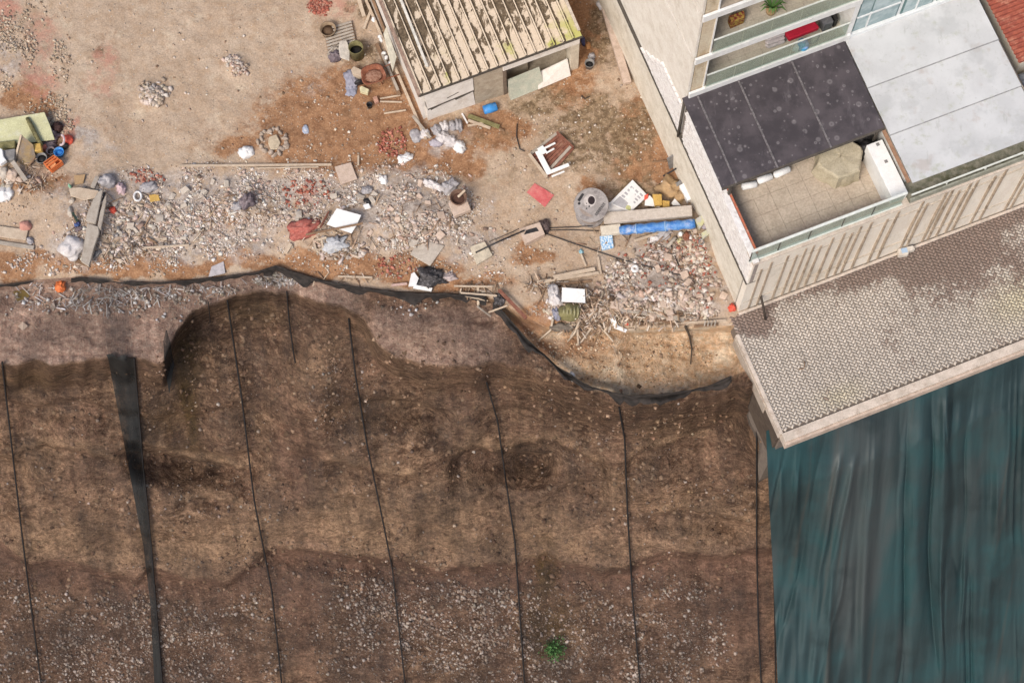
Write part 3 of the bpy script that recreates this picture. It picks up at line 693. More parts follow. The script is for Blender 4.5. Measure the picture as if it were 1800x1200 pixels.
for z in (.95, 3.9):
    MB().hexa([W(0.1, -.008 + z * .0, z), W(13, .22 * z / 5 - .008, z), W(13, .25, z), W(.1, .05, z), W(0.1, -.008, z + .03), W(13, .22 * z / 5 - .008, z + .03), W(13, .25, z + .03), W(.1, .05, z + .03)]).build('panel_joint', surf('panel_joint', (.52, .45, .36), None, 5, .9, 0), bld)
lbox(MB(), -.03, 13, -.02, .5, 5.0, 5.08).build('wall_cap', copem, bld, bevel=.01)
# terrace slab + tiles
lbox(MB(), .3, 5.9, .35, VB + .3, 3.9, 4.38).build('terrace_slab', groutm, bld)
tm = None
for i in range(9):
    for j in range(7):
        u0 = .48 + i * .6; v0 = .5 + j * .6
        if u0 > 5.6: continue
        if tm is None:
            tl_ = MB().box(parent_world(bld), (.592, .592, .03)).build('floor_tile', tilem, bld); tm = tl_.data
            q = tl_
        else:
            q = bpy.data.objects.new('floor_tile', tm); COL.objects.link(q); q.parent = bld
        q.location = W(u0 + .3, v0 + .3, 4.395 + random.uniform(-.003, .003)) - parent_world(bld); q.rotation_euler = (random.uniform(-.004, .004), random.uniform(-.004, .004), ANG)
# glass rail on the terrace front
def glass_material(name, tint, refl=.12, op=.18):
    t = NT(name); tr = t.node('ShaderNodeBsdfTransparent'); tr.inputs[0].default_value = (*tint, 1)
    mx = t.node('ShaderNodeMixShader'); mx.inputs[0].default_value = op
    t.done(t.mix(t.ramp(t.noise(2.5, 4, .6), .35, .65), (.40, .44, .40), (.52, .54, .49)), .08, 0, .6)
    t.l.new(tr.outputs[0], mx.inputs[1]); t.l.new(t.b.outputs[0], mx.inputs[2]); t.l.new(mx.outputs[0], t.out.inputs['Surface']); return t.m
gls = glass_material('rail_glass', (.86, .92, .88), op=.26)
railm = surf('pale_rail', (.70, .72, .66), (.60, .62, .57), 5, .5, .05)
rail = lbox(MB(), -.12, 5.35, .10, .18, 6.05, 6.11).build('terrace_rail', railm, bld)
lbox(MB(), -.12, 5.35, .09, .19, 5.09, 5.14).build('bottom_rail', railm, rail)
um = [-.10, .9, 1.99, 3.18, 4.26, 5.33]
for k in range(5):
    lbox(MB(), um[k] + .02, um[k + 1] - .02, .13, .15, 5.14, 6.05).build('rail_glass', gls, rail)
    lbox(MB(), um[k] - .012, um[k] + .012, .125, .155, 5.14, 6.05).build('rail_post', darkj, rail)
# black terrace roof, panels with round water marks
def blackroof_material():
    t = NT('black_roof_sheet'); n = t.noise(1.2, 5, .65); n2 = t.noise(7, 5, .7)
    col = t.mix(t.ramp(n, .35, .65), (.050, .042, .046), (.085, .071, .076))
    def rings(sc_, thr, amt, col):
        d = t.vor(sc_); cc = t.sep(t.vor(sc_, 'F1', 'Color'))
        pk = t.mth('GREATER_THAN', cc[0], thr)
        rg = t.mth('MULTIPLY', t.mth('MULTIPLY', t.ramp(d, .05, .12), t.ramp(d, .26, .16)), pk)
        core = t.mth('MULTIPLY', t.ramp(d, .09, .02), pk)
        f = t.mth('MULTIPLY', t.mth('ADD', rg, core), t.ramp(n2, .35, .6, .25, amt))
        return t.mix(f, col, (.34, .31, .31))
    col = rings(2.3, .55, .30, col); col = rings(3.9, .55, .34, col); col = rings(6.5, .7, .38, col)
    col = t.mix(t.ramp(t.noise(2.6, 7, .75, t.scaled(1, .25, 1, -ANG)), .55, .70, 0, .45), col, (.17, .15, .155))
    st = t.scaled(1, 1, 1)
    col = t.mix(t.ramp(t.noise(3.3, 6, .75), .58, .72, 0, .35), col, (.20, .18, .18))
    t.bump(n2, .15, .01); return t.done(col, .55, 0, .35)
brm = blackroof_material()
roofz = lambda v: 6.22 + .05 * (v - 2.4)
tr_ = None
ue = [-.20, .30, 1.76, 3.66, 5.57]
for k in range(4):
    u0, u1 = ue[k], ue[k + 1]
    mb = MB().hexa([W(u0, 2.45, roofz(2.45)), W(u1, 2.45, roofz(2.45)), W(u1, VB - .02, roofz(VB)), W(u0, VB - .02, roofz(VB)),
                    W(u0, 2.45, roofz(2.45) + .04), W(u1, 2.45, roofz(2.45) + .04), W(u1, VB - .02, roofz(VB) + .04), W(u0, VB - .02, roofz(VB) + .04)])
    if tr_ is None: tr_ = mb.build('terrace_roof', brm, bld)
    else: mb.build('roof_panel', brm, tr_)
    if k: MB().hexa([W(u0 - .03, 2.43, roofz(2.45) + .03), W(u0 + .03, 2.43, roofz(2.45) + .03), W(u0 + .03, VB - .03, roofz(VB) + .03), W(u0 - .03, VB - .03, roofz(VB) + .03),
                     W(u0 - .03, 2.43, roofz(2.45) + .065), W(u0 + .03, 2.43, roofz(2.45) + .065), W(u0 + .03, VB - .03, roofz(VB) + .065), W(u0 - .03, VB - .03, roofz(VB) + .065)]).build('roof_batten', surf('batten', (.10, .09, .09), (.2, .18, .18), 9, .6, .1), tr_)
MB().bar(W(-.20, 2.42, roofz(2.42) - .06), W(5.57, 2.42, roofz(2.42) - .06), .06, .09).build('roof_edge', darkj, tr_)
for u in (.2, 5.45): lbox(MB(), u - .04, u + .04, 2.5, 2.58, 4.41, roofz(2.5) - .005).build('roof_post', darkj, bld)
# white roof in three overlapping sheets
def whiteroof_material():
    t = NT('white_roof_sheet'); n = t.noise(.9, 5, .6); n2 = t.noise(2.2, 6, .7); n3 = t.noise(9, 5, .7)
    col = t.mix(t.ramp(n, .35, .65), (.50, .50, .495), (.57, .57, .565))
    col = t.mix(t.ramp(n2, .55, .72, 0, .6), col, (.38, .39, .30))
    col = t.mix(t.ramp(t.noise(1.5, 5, .6), .56, .7, 0, .55), col, (.42, .36, .32))
    col = t.mix(t.ramp(n3, .60, .72, 0, .45), col, (.30, .30, .28))
    col = t.mix(t.ramp(t.noise(.7, 5, .65), .5, .62, 0, .5), col, (.40, .405, .40))
    col = t.mix(t.ramp(t.noise(4.2, 6, .75, t.scaled(1, .3, 1, -ANG)), .58, .70, 0, .5), col, (.36, .36, .33))
    t.bump(n, .15, .05); return t.done(col, .6, 0, .3)
wrm = whiteroof_material(); wr = None
vb = [.35, 2.13, 3.9, VB - .02]
for k in range(3):
    z0 = 6.18 + k * .07; v0, v1 = vb[k], vb[k + 1] + (.12 if k < 2 else 0)
    mb = MB().hexa([W(5.62, v0, z0), W(10.35, v0, z0), W(10.35, v1, z0 + .045), W(5.62, v1, z0 + .045), W(5.62, v0, z0 + .04), W(10.35, v0, z0 + .04), W(10.35, v1, z0 + .085 - (.03 if k < 2 else 0)), W(5.62, v1, z0 + .085 - (.03 if k < 2 else 0))])
    if wr is None: wr = mb.build('white_roof', wrm, bld)
    else: mb.build('roof_sheet', wrm, wr)
    if k:
        lbox(MB(), 5.60, 10.37, v0 - .025, v0, z0 - .012, z0 + .035).build('sheet_edge', surf('grey_edge', (.25, .25, .25), (.35, .35, .34), 8, .7, .1), wr)
lbox(MB(), 5.66, 10.3, .75, VB - .05, 4.4, 6.14).build('terrace_room', surf('room_wall', (.66, .64, .60), None, 4, .8, .1), bld)
lbox(MB(), 5.60, 13, .08, .75, 5.08, 5.28).build('mossy_ledge', surf('mossy_ledge', (.13, .13, .095), (.24, .22, .17), 4, .95, .5, stain=(.07, .07, .03), sscale=2.5, samt=.8), bld)
lbox(MB(), 5.60, 13, .12, .17, 5.62, 5.67).build('ledge_rail', railm, bld)
lbox(MB(), 5.60, 13, .06, .12, 5.08, 5.42).build('ledge_lip', surf('mossy_lip', (.34, .34, .28), (.24, .24, .19), 4, .9, .3, stain=(.12, .12, .07), sscale=3, samt=.7), bld)
for u in (6.9, 8.3, 9.7, 11.1): lbox(MB(), u - .02, u + .02, .125, .165, 5.42, 5.62).build('rail_post', railm, bld)
lbox(MB(), 5.50, 5.60, .45, 2.40, 6.06, 6.16).build('wooden_trim', wood('brown_trim', (.36, .21, .13), (.27, .15, .09)), bld)
# right edge gutter
lbox(MB(), 10.36, 10.52, 1.2, VB, 5.9, 6.02).build('gutter', surf('gutter', (.12, .10, .09), (.2, .17, .15), 6, .7, .2), bld)
lbox(MB(), 10.40, 10.44, .9, VB, 6.05, 6.16).build('gutter_rail', ribm, bld)
# balconies
back = surf('balcony_back', (.50, .44, .36), None, 4, .9, .1)
lbox(MB(), .3, 5.72, 7.55, 7.75, 5.9, 15).build('balcony_back_wall', back, bld)
lbox(MB(), 0.10, .50, VB, VB + .42, 6.31, 15).build('corner_pilaster', beigep, bld)
lbox(MB(), .50, .55, VB - .03, VB + .42, 6.31, 15).build('white_flashing', whitep, bld)
lbox(MB(), .0, .42, VB + .02, VB + .2, 6.06, 15).build('corner_return', cream, bld)
lbox(MB(), 5.60, 5.78, VB - .06, 7.55, 6.31, 15).build('balcony_end_wall', whitep, bld)
btile = surf('balcony_tile', (.56, .49, .40), (.50, .43, .35), 3, .8, .1)
bm_ = None
for fz in FZ:
    bal = lbox(MB(), .0, 5.76, VB - .12, VB - .03, fz - .33, fz + .03).build('balcony_edge', whitep, bld, bevel=.01)
    lbox(MB(), .1, 5.6, VB - .03, 7.55, fz - .2, fz - .03).build('balcony_floor', groutm, bld)
    if fz < 12:
        lbox(MB(), .55, 5.60, VB - .10, VB - .06, fz + .95, fz + 1.0).build('handrail', railm, bal)
        lbox(MB(), .55, 5.60, VB - .11, VB - .05, fz + .05, fz + .09).build('bottom_rail', railm, bal)
        for k in range(5):
            lbox(MB(), .57 + k * 1.0, 1.55 + k * 1.0, VB - .09, VB - .07, fz + .09, fz + .95).build('rail_glass', gls, bal)
        for i in range(9):
            for j in range(3):
                if bm_ is None:
                    q = MB().box(parent_world(bld), (.553, .553, .02)).build('balcony_tile', btile, bld); bm_ = q.data
                else:
                    q = bpy.data.objects.new('balcony_tile', bm_); COL.objects.link(q); q.parent = bld
                q.location = W(.85 + i * .56, VB + .25 + j * .56, fz - .015) - parent_world(bld); q.rotation_euler = (0, 0, ANG)
# glazed front right of the balconies
wfr = surf('window_frame_white', (.78, .79, .78), (.70, .71, .70), 4, .5, .05)
teal = surf('window_frame_teal', (.08, .16, .16), (.12, .2, .2), 5, .5, .05)
def pane_material():
    t = NT('window_glass'); n = t.noise(1.3, 4, .6)
    return t.done(t.mix(t.ramp(n, .35, .65), (.20, .30, .31), (.42, .52, .53)), .06, 0, .7)
pm = pane_material()
lbox(MB(), 5.78, 13, VB + .05, VB + .4, 6.2, 12.1).build('glazed_wall', wfr, bld)
lbox(MB(), 5.60, 13, VB - .08, VB + .05, 6.26, 6.62).build('window_ledge', wfr, bld, bevel=.01)
for (u0, umid, u1) in ((5.86, 6.35, 7.42), (7.66, 8.15, 8.75), (8.98, 9.5, 10.1)):
    wo = lbox(MB(), u0 - .05, u1 + .05, VB + .02, VB + .048, 6.62, 9.0).build('window', teal, bld)
    for z0, z1 in ((6.70, 7.62), (7.72, 8.9)):
        for a_, b_ in ((u0 + .02, umid - .03), (umid + .03, u1 - .02)):
            lbox(MB(), a_, b_, VB - .005, VB + .018, z0, z1).build('pane', pm, wo)
    lbox(MB(), u0, u1, VB - .03, VB + .018, 7.63, 7.71).build('transom', wfr, wo)
    lbox(MB(), umid - .025, umid + .025, VB - .03, VB + .018, 6.66, 7.62).build('mullion', wfr, wo)
MB().tube([W(.78, VB + .75, 8.0), W(.78, VB + .42, 8.02)], .09, 10).build('wall_camera', whitep, bld, True)

# ---- neighbour roofs at the right border
def corrugated(name, u0, u1, v0, v1, z0, z1, pitch, amp, m_, label, along='u'):
    n = int((v1 - v0) / pitch * 6) + 1; vv = np.linspace(v0, v1, n); pts = []; nu = 8
    for v in vv:
        h = amp * math.cos((v - v0) / pitch * 2 * math.pi)
        for i in range(nu):
            u = u0 + (u1 - u0) * i / (nu - 1); pts.append(W(u, v, z0 + (z1 - z0) * i / (nu - 1) + h + .01 * (i % 2)))
    F = gridfaces(n, nu); mb = MB(); mb.add(pts, [tuple(f) for f in F])
    root = thing(name, label, 'roof', W((u0 + u1) / 2, (v0 + v1) / 2, 0))
    mb.build('roof_sheet', m_, root, True)
    lbox(MB(), u0 + .1, u1, v0 + .05, v1 - .05, -.2, z0 - .15).build('wall', plinthm, root)
    return root
redroof = surf('rusty_red_roof', (.36, .10, .06), (.25, .065, .045), 5, .8, .3, stain=(.45, .22, .15), sscale=2.5, samt=.7)
corrugated('red_roof', 10.75, 16, 2.95, 9.5, 6.0, 6.1, .16, .035, redroof, 'rusty red corrugated roof in the corner beyond the white terrace roof')
corrugated('grey_roof', 10.75, 16, .9, 2.8, 5.5, 5.55, .2, .04, surf('grey_roof_sheet', (.28, .28, .28), (.2, .2, .2), 5, .7, .2, stain=(.12, .11, .1), sscale=2, samt=.6), 'grey corrugated sheet roof below the rusty red one at the right border')

# ---- derelict shed
SA = P(748, 216); SB = P(1016, 118); su = (SB - SA); SW = np.linalg.norm(su); su = su / SW; sv = np.array([-su[1], su[0], 0.0])
def S(u, v, z): return SA + su * u + sv * v + ZV * z
def sbox(mb, u0, u1, v0, v1, z0, z1):
    return mb.hexa([S(u0, v0, z0), S(u1, v0, z0), S(u1, v1, z0), S(u0, v1, z0), S(u0, v0, z1), S(u1, v0, z1), S(u1, v1, z1), S(u0, v1, z1)])
SANG = math.atan2(su[1], su[0])
shed = thing('shed', 'derelict shed with stained corrugated roof and broken white front panels', 'shed', S(3, 3, 0))
SD = 7.5
shw = surf('shed_whitewash', (.78, .73, .67), (.68, .63, .57), 3, .9, .2, stain=(.50, .42, .35), sscale=1.6, samt=.5)
shc = surf('shed_concrete', (.46, .39, .30), (.38, .31, .23), 3.5, .92, .4, stain=(.26, .21, .15), sscale=2.2, samt=.6)
sbox(MB(), -.02, .14, .15, SD, -.2, 2.62).build('side_wall', shw, shed)
sbox(MB(), SW - .2, SW, .4, SD, -.2, 2.55).build('side_wall', shc, shed)
sbox(MB(), .14, SW - .2, 4.5, 4.65, -.2, 2.5).build('inner_wall', shc, shed)
sbox(MB(), .14, SW - .2, .1, SD, -.1, .06).build('floor_slab', shc, shed)
# left front: two white slabs with a crack between, then bare concrete
MB().hexa([S(.12, .02, 0), S(1.95, .0, 0), S(1.95, .16, 0), S(.12, .16, 0), S(.12, .05, 1.15), S(1.9, .03, 1.25), S(1.9, .16, 1.25), S(.12, .16, 1.15)]).build('front_panel', shw, shed)
MB().hexa([S(.14, -.06, 1.22), S(1.92, -.04, 1.36), S(1.92, .12, 1.36), S(.14, .12, 1.22), S(.10, .0, 2.66), S(1.92, .0, 2.66), S(1.92, .14, 2.66), S(.10, .14, 2.66)]).build('front_panel', shw, shed)
sbox(MB(), .12, 1.95, .06, .14, 1.0, 1.5).build('crack_fill', darkj, shed)
MB().hexa([S(.14, -.075, 1.14), S(1.9, -.06, 1.30), S(1.9, .05, 1.30), S(.14, .05, 1.14), S(.14, -.075, 1.23), S(1.9, -.06, 1.36), S(1.9, .05, 1.36), S(.14, .05, 1.23)]).build('broken_edge', darkj, shed)
for (a0, a1, zz) in ((.25, .7, 1.02), (.9, 1.35, 1.5), (1.2, 1.8, 1.12)): MB().bar(S(a0, -.035, zz), S(a1, -.02, zz + .12), .05, .035).build('crack', darkj, shed)
sbox(MB(), 1.95, 3.05, -.01, .18, -.1, 2.66).build('concrete_pier', shc, shed)
sbox(MB(), 3.05, SW, -.06, .2, 2.05, 2.66).build('lintel', shw, shed, bevel=.015)
sbox(MB(), SW - .33, SW, -.05, .35, -.1, 2.05).build('corner_column', surf('column_cream', (.60, .53, .42), (.52, .45, .35), 3, .9, .2), shed, bevel=.015)
sbox(MB(), 3.05, 3.18, -.03, .18, -.1, 2.05).build('door_jamb', surf('jamb', (.20, .15, .11), None, 5, .9, .2), shed)
sbox(MB(), 3.18, SW - .33, .02, .16, -.1, .42).build('sill_wall', shc, shed)
MB().hexa([S(3.2, -.34, .02), S(4.55, -.28, .02), S(4.55, -.1, .05), S(3.2, -.12, .05), S(3.25, .0, 1.0), S(4.5, .1, .92), S(4.5, .14, .92), S(3.25, .05, 1.0)]).build('leaning_board', surf('mint_board', (.40, .42, .34), (.48, .47, .38), 4, .85, .2, stain=(.28, .3, .25), sscale=3, samt=.5), shed)
MB().hexa([S(4.3, -.32, .05), S(5.6, -.25, .05), S(5.6, -.05, .08), S(4.3, -.1, .08), S(4.4, .05, .55), S(5.6, .1, .75), S(5.6, .14, .75), S(4.4, .1, .55)]).build('broken_slab', shw, shed)
sbox(MB(), 3.3, 4.2, .5, .9, .06, 1.5).build('inside_block', shc, shed)
# roof: trapezoid sheets, lapped rib to rib
def shedroof_material():
    t = NT('stained_roof_sheet'); rot = -SANG
    v = t.scaled(1, 1, 1)
    mp = t.node('ShaderNodeMapping'); t.l.new(t.pos, mp.inputs[0]); mp.inputs['Rotation'].default_value = (0, 0, -SANG); mp.inputs['Scale'].default_value = (1, .55, 1)
    n = t.noise(3.4, 6, .68, mp.outputs[0], .6); n2 = t.noise(.7, 4, .5, mp.outputs[0]); n3 = t.noise(14, 4, .6)
    ya = t.sep(t.attr('along'))
    lim = t.mth('ADD', t.mth('MULTIPLY', ya[0], -.20), t.mth('ADD', t.mth('MULTIPLY', ya[1], .12), .535))                     # dirt thins out towards the eaves; rib shading is painted in too
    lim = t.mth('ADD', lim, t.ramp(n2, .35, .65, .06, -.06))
    dirt_shade = t.ramp(t.mth('SUBTRACT', n, lim), .0, .06)
    clean = t.mix(t.ramp(n3, .3, .7), (.55, .45, .335), (.64, .53, .41))
    clean = t.mix(t.mth('MULTIPLY', t.ramp(t.noise(.9, 4, .6), .52, .66), t.ramp(ya[0], .5, .95)), clean, (.44, .42, .14))
    col = t.mix(dirt_shade, t.mix(t.ramp(n3, .4, .6), (.095, .07, .045), (.17, .125, .08)), clean)
    t.bump(n3, .3, .02); return t.done(col, .9, 0, .2)
srm = shedroof_material()
NS = 17; pw = (SW + .1) / NS
sroof = None
ribmat = surf('roof_rib', (.58, .49, .38), (.48, .40, .30), 5, .9, .2, stain=(.22, .17, .12), sscale=2, samt=.6)
for k in range(NS):
    u0 = -.05 + k * pw; nv_ = 24
    vq = np.linspace(-.10, SD + .1, nv_); A_ = []
    for v in vq:
        al = 1 - np.clip((v + .1) / 3.4, 0, 1)
        for (du, dz, ac) in ((0.010, .0, .3), (.025, .075, -1.2), (.055, .075, -1.2), (.07, .0, 1.3), (.11, .0, 1.0), (.19, .0, 0.), (pw - .004, .0, 0.)):  # last value: rib shading painted as pale caps and dark sides
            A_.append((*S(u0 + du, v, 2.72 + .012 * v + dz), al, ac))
    A_ = np.array(A_); F_ = gridfaces(nv_, 7)
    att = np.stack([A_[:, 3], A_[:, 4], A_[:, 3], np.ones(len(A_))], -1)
    if sroof is None:
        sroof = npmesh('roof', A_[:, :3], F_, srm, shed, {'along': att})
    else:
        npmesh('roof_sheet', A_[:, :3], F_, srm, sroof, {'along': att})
sbox(MB(), -.12, SW + .08, -.12, -.06, 2.56, 2.70).build('eaves_edge', darkj, shed)
sbox(MB(), .0, SW, .0, SD, 2.66, 2.70).build('roof_underlay', darkj, shed)
sbox(MB(), -.16, -.06, -.1, SD, 2.55, 2.76).build('verge_board', wood('verge', (.36, .25, .19), (.24, .16, .12)), shed)
MB().bar(S(.52, .75, 2.80), S(.62, SD, 2.88), .09, .07).build('roof_strip', surf('white_strip', (.70, .66, .58), None, 5, .8, .1), shed)
MB().bar(S(SW + .02, .1, 2.74), S(SW + .05, SD, 2.82), .10, .06).build('verge_board', surf('verge_pale', (.55, .47, .38), (.4, .33, .26), 4, .9, .2), shed)
MB().bar(S(SW - .12, 1.9, 2.80), S(SW + .0, 4.5, 2.86), .28, .05).build('loose_board', shw, shed)
# ------------------------------------------------------------------ loose things in the yard
def G(px, py, dz=0.0): return P(px, py, float(gz(px, py)) + dz)
def hz(px, py): return float(gz(px, py)) if py < EDGE(px) else float(zs(px, py))

timber_pale = surf('timber_pale', (.54, .44, .33), (.44, .34, .25), 6, .9, .3, stain=(.28, .20, .14), sscale=3, samt=.5)
timber_grey = surf('timber_grey', (.42, .37, .31), (.33, .28, .23), 6, .9, .35, stain=(.20, .16, .12), sscale=3, samt=.6)
timber_brown = surf('timber_brown', (.27, .17, .10), (.19, .115, .07), 6, .9, .35, stain=(.10, .06, .04), sscale=3, samt=.6)
timber_red = surf('timber_red', (.24, .10, .065), (.16, .06, .04), 7, .85, .3, stain=(.36, .22, .15), sscale=4, samt=.5)
conc = surf('loose_concrete', (.50, .44, .37), (.42, .36, .30), 5, .95, .4, stain=(.30, .24, .18), sscale=2.6, samt=.5)
conc_pink = surf('pinkish_slab', (.54, .42, .34), (.47, .36, .28), 5, .95, .3, stain=(.34, .25, .19), sscale=2.6, samt=.5)
white_pl = surf('white_plastic', (.78, .76, .74), (.68, .66, .64), 6, .6, .15, stain=(.50, .45, .40), sscale=3, samt=.4)
white_bd = surf('white_board', (.80, .79, .77), (.74, .73, .71), 5, .7, .05, stain=(.62, .58, .54), sscale=2, samt=.3)
sackm = surf('sack_white', (.66, .62, .60), (.50, .46, .45), 7, .8, .5, stain=(.34, .29, .27), sscale=5, samt=.5)
sackg = surf('sack_grey', (.40, .38, .38), (.28, .26, .27), 7, .8, .5, stain=(.52, .49, .48), sscale=5, samt=.5)
mauve = surf('mauve_tarp', (.19, .15, .16), (.11, .085, .095), 8, .7, .5, stain=(.33, .28, .29), sscale=6, samt=.6)
blackm = surf('black_plastic', (.018, .017, .018), (.035, .032, .033), 8, .5, .3)
rust = surf('rusty_metal', (.26, .095, .05), (.17, .06, .035), 9, .85, .4, stain=(.40, .20, .13), sscale=6, samt=.6)
bluep = surf('blue_plastic', (.035, .20, .52), (.05, .26, .60), 5, .5, .1, stain=(.25, .4, .6), sscale=6, samt=.4)
orangep = surf('orange_plastic', (.70, .19, .055), (.60, .15, .045), 6, .55, .1, stain=(.42, .14, .07), sscale=6, samt=.4)
redp = surf('red_plastic', (.60, .07, .04), (.70, .13, .08), 6, .55, .15)
paleyellow = surf('pale_yellow_sheet', (.58, .56, .33), (.50, .48, .28), 3, .75, .15, stain=(.60, .58, .44), sscale=2.5, samt=.7)
olive = surf('olive_weathered', (.16, .145, .06), (.24, .21, .10), 6, .9, .4, stain=(.08, .07, .03), sscale=4, samt=.6)
cardb = surf('cardboard', (.42, .28, .15), (.36, .235, .125), 5, .9, .15, stain=(.27, .18, .11), sscale=3, samt=.5)
ochre = surf('ochre_board', (.56, .36, .10), (.48, .30, .08), 5, .85, .15, stain=(.40, .24, .08), sscale=3, samt=.5)
greym = surf('grey_metal', (.24, .23, .22), (.17, .16, .155), 6, .7, .2, stain=(.33, .29, .25), sscale=4, samt=.5)

def one(mb, name, m_, label, cat, smooth=False, bevel=0.0, group=None):
    return tag(mb.build(name, m_, None, smooth, bevel), label, cat, group)
def plank(p0, p1, w, h, m_, label, z0=.02, z1=None, name='plank', cat='plank', bevel=.008):
    z1 = z0 if z1 is None else z1
    a = P(*p0, hz(*p0) + z0); b = P(*p1, hz(*p1) + z1)
    return one(MB().bar(a, b, w, h), name, m_, label, cat, bevel=bevel)
def slab(poly, z, th, m_, label, name, cat, bevel=.01, zs_=None):
    zz = zs_ or [z] * len(poly); g = float(np.mean([gz(*q) for q in poly]))
    return one(MB().prism([P(q[0], q[1], g + zz[i] + th) for i, q in enumerate(poly)], th), name, m_, label, cat, bevel=bevel)
def lumpy(c, dims, m_, label, name, cat, rz=0., seed=1, amp=.25, freq=2.0, dz=-.03, square=.8):
    return one(MB().lump(P(*c, hz(*c) + dz), dims, rz, seed, amp, 26, 14, freq, .35, square), name, m_, label, cat, True)
def tub(c, r, h, m_, label, name, cat, fill=None, lip=.02, rot=None, taper=.85, n=22):
    root = thing(name, label, cat, G(*c, 0))
    b = G(*c, .0); wall = [(r * taper * .98, 0), (r * taper, .0), (r * .99, h * .97), (r + lip, h), (r + lip * .3, h), (r - .012, h * .98), (r * taper - .015, .04)]
    MB().lathe(wall, b, n, rot).build('body', m_, root, True)
    if fill is not None: MB().lathe([(r * taper * .9, h * .35), (r * .9, h * .45), (.01, h * .5)], b, n, rot).build('contents', fill, root, True)
    return root

# --- heap at the left border
slab([(-45, 217), (0, 210), (78, 197), (87, 218), (96, 245), (60, 250), (0, 254), (-45, 258)], .30, .05, paleyellow, 'pale yellow sheet lying on the heap at the left border, under a mossy pole', 'metal_sheet', 'sheet')
one(MB().tube([G(48, 208, .42), G(56, 224, .46), G(64, 240, .44), G(73, 256, .40)], [.07, .085, .08, .075], 9), 'mossy_pole', olive, 'mossy dark pole lying across the pale yellow sheet', 'pole', True)
one(MB().bar(G(-40, 266, .05), G(31, 258, .05), .3, .28), 'rotten_beam', olive, 'rotten olive beam along the lower side of the pale yellow sheet', 'beam', bevel=.03)
dr = thing('door_panel', 'brown door panel with white edge leaning on the heap at the left border', 'door', G(44, 270))
MB().prism([P(36, 236, .95), P(58, 254, .85), P(63, 278, .55), P(45, 301, .35), P(26, 285, .45)], .06).build('panel', surf('door_brown', (.25, .17, .08), (.20, .16, .13), 3, .8, .2, stain=(.33, .25, .14), sscale=2, samt=.6), dr, bevel=.008)
MB().bar(P(38, 237, .96), P(26, 284, .47), .07, .05).build('edge_strip', timber_pale, dr)
MB().bar(P(62, 277, .56), P(45, 300, .36), .05, .04).build('edge_strip', timber_brown, dr)
slab([(-5, 258), (4, 262), (6, 275), (11, 281), (0, 289), (-8, 285)], .35, .22, white_bd, 'white foam block at the left border beside the leaning door panel', 'foam_block', 'block', .02)
slab([(4, 264), (27, 261), (25, 281), (8, 281)], .12, .3, greym, 'dark grey metal box under the leaning door panel', 'metal_box', 'box', .02)
plank((22, 284), (46, 318), .16, .08, timber_grey, 'grey plank pointing down from the foot of the leaning door panel', .35, .12)
slab([(57, 253), (71, 251), (73, 264), (60, 266)], .2, .3, ochre, 'ochre box between the mossy pole and the grey bucket', 'box', 'box', .02)
lumpy((77, 262), (.30, .22, .22), surf('pink_bag', (.55, .2, .14), (.4, .13, .09), 8, .7, .4), 'small red-pink bag beside the ochre box', 'plastic_bag', 'bag', .4, 3)
tub((75, 282), .20, .24, greym, 'grey bucket with pale rim below the ochre box', 'bucket', 'bucket', blackm)
tub((91, 268), .15, .2, mauve, 'small dark pot touching the blue bucket', 'pot', 'pot', blackm)
tub((106, 271), .17, .24, bluep, 'bright blue bucket beside the orange crate', 'bucket', 'bucket', bluep)
lumpy((121, 247), (.34, .42, .30), redp, 'bright red container beside the black bag', 'plastic_container', 'container', .5, 5, .2, 1.6)
lumpy((114, 259), (.30, .26, .26), blackm, 'black plastic bag between the blue bucket and the red container', 'plastic_bag', 'bag', .2, 6)
lumpy((92, 240), (.48, .56, .34), mauve, 'mauve tarpaulin crumpled beside the pale yellow sheet', 'crumpled_tarpaulin', 'tarpaulin', .8, 7, .35, 3.)
lumpy((84, 256), (.7, .26, .24), mauve, 'dark mauve cloth behind the blue bucket', 'cloth', 'cloth', .1, 8, .35, 3.)
lumpy((101, 226), (.40, .45, .26), surf('dark_brown_bag', (.07, .035, .03), None, 7, .8, .4), 'dark brown bag above the mauve tarpaulin', 'bag', 'bag', .9, 9, .35, 3.)
one(MB().tube([G(107 + 6 * math.sin(t), 246 + 9 * math.cos(t), .42) for t in np.linspace(-.3, 3.0, 9)], .045, 7), 'bent_hose', surf('pink_hose', (.62, .48, .47), None, 6, .6, .1), 'pale pink bent hose on the mauve tarpaulin', 'hose', True)
cr = thing('orange_crate', 'orange plastic crate below the blue bucket', 'crate', G(96, 291))
ca, cb, cc_, cdd = [(79, 292), (98, 279), (112, 288), (91, 305)][0:4]
A3, B3, C3, D3 = [G(*q, .08) for q in ((80, 292), (98, 279), (112, 289), (92, 304))]
for (a, b) in ((A3, B3), (B3, C3), (C3, D3), (D3, A3)):
    for hh in (.0, .12, .24): MB().bar(a + ZV * hh, b + ZV * hh, .03, .07).build('slat', orangep, cr)
MB().prism([A3 + ZV * .03, B3 + ZV * .03, C3 + ZV * .03, D3 + ZV * .03], .02).build('base', orangep, cr)
for f in (.3, .6): MB().bar(A3 + (D3 - A3) * f + ZV * .31, B3 + (C3 - B3) * f + ZV * .31, .06, .03).build('lid_slat', orangep, cr)
slab([(84, 288), (94, 281), (99, 288), (90, 297)], .30, .06, surf('orange_lid', (.75, .33, .14), None, 6, .6, .1), 'pale orange lid lying on the orange crate', 'crate_lid', 'lid', .01)
lumpy((10, 342), (.62, .55, .28), white_pl, 'white torn bag at the left border under the grey rubble', 'torn_bag', 'bag', .2, 12, .3, 2.4)
lumpy((6, 306), (.5, .42, .34), conc, 'grey concrete lump at the left border', 'concrete_lump', 'concrete', .4, 13, .25, 1.6)
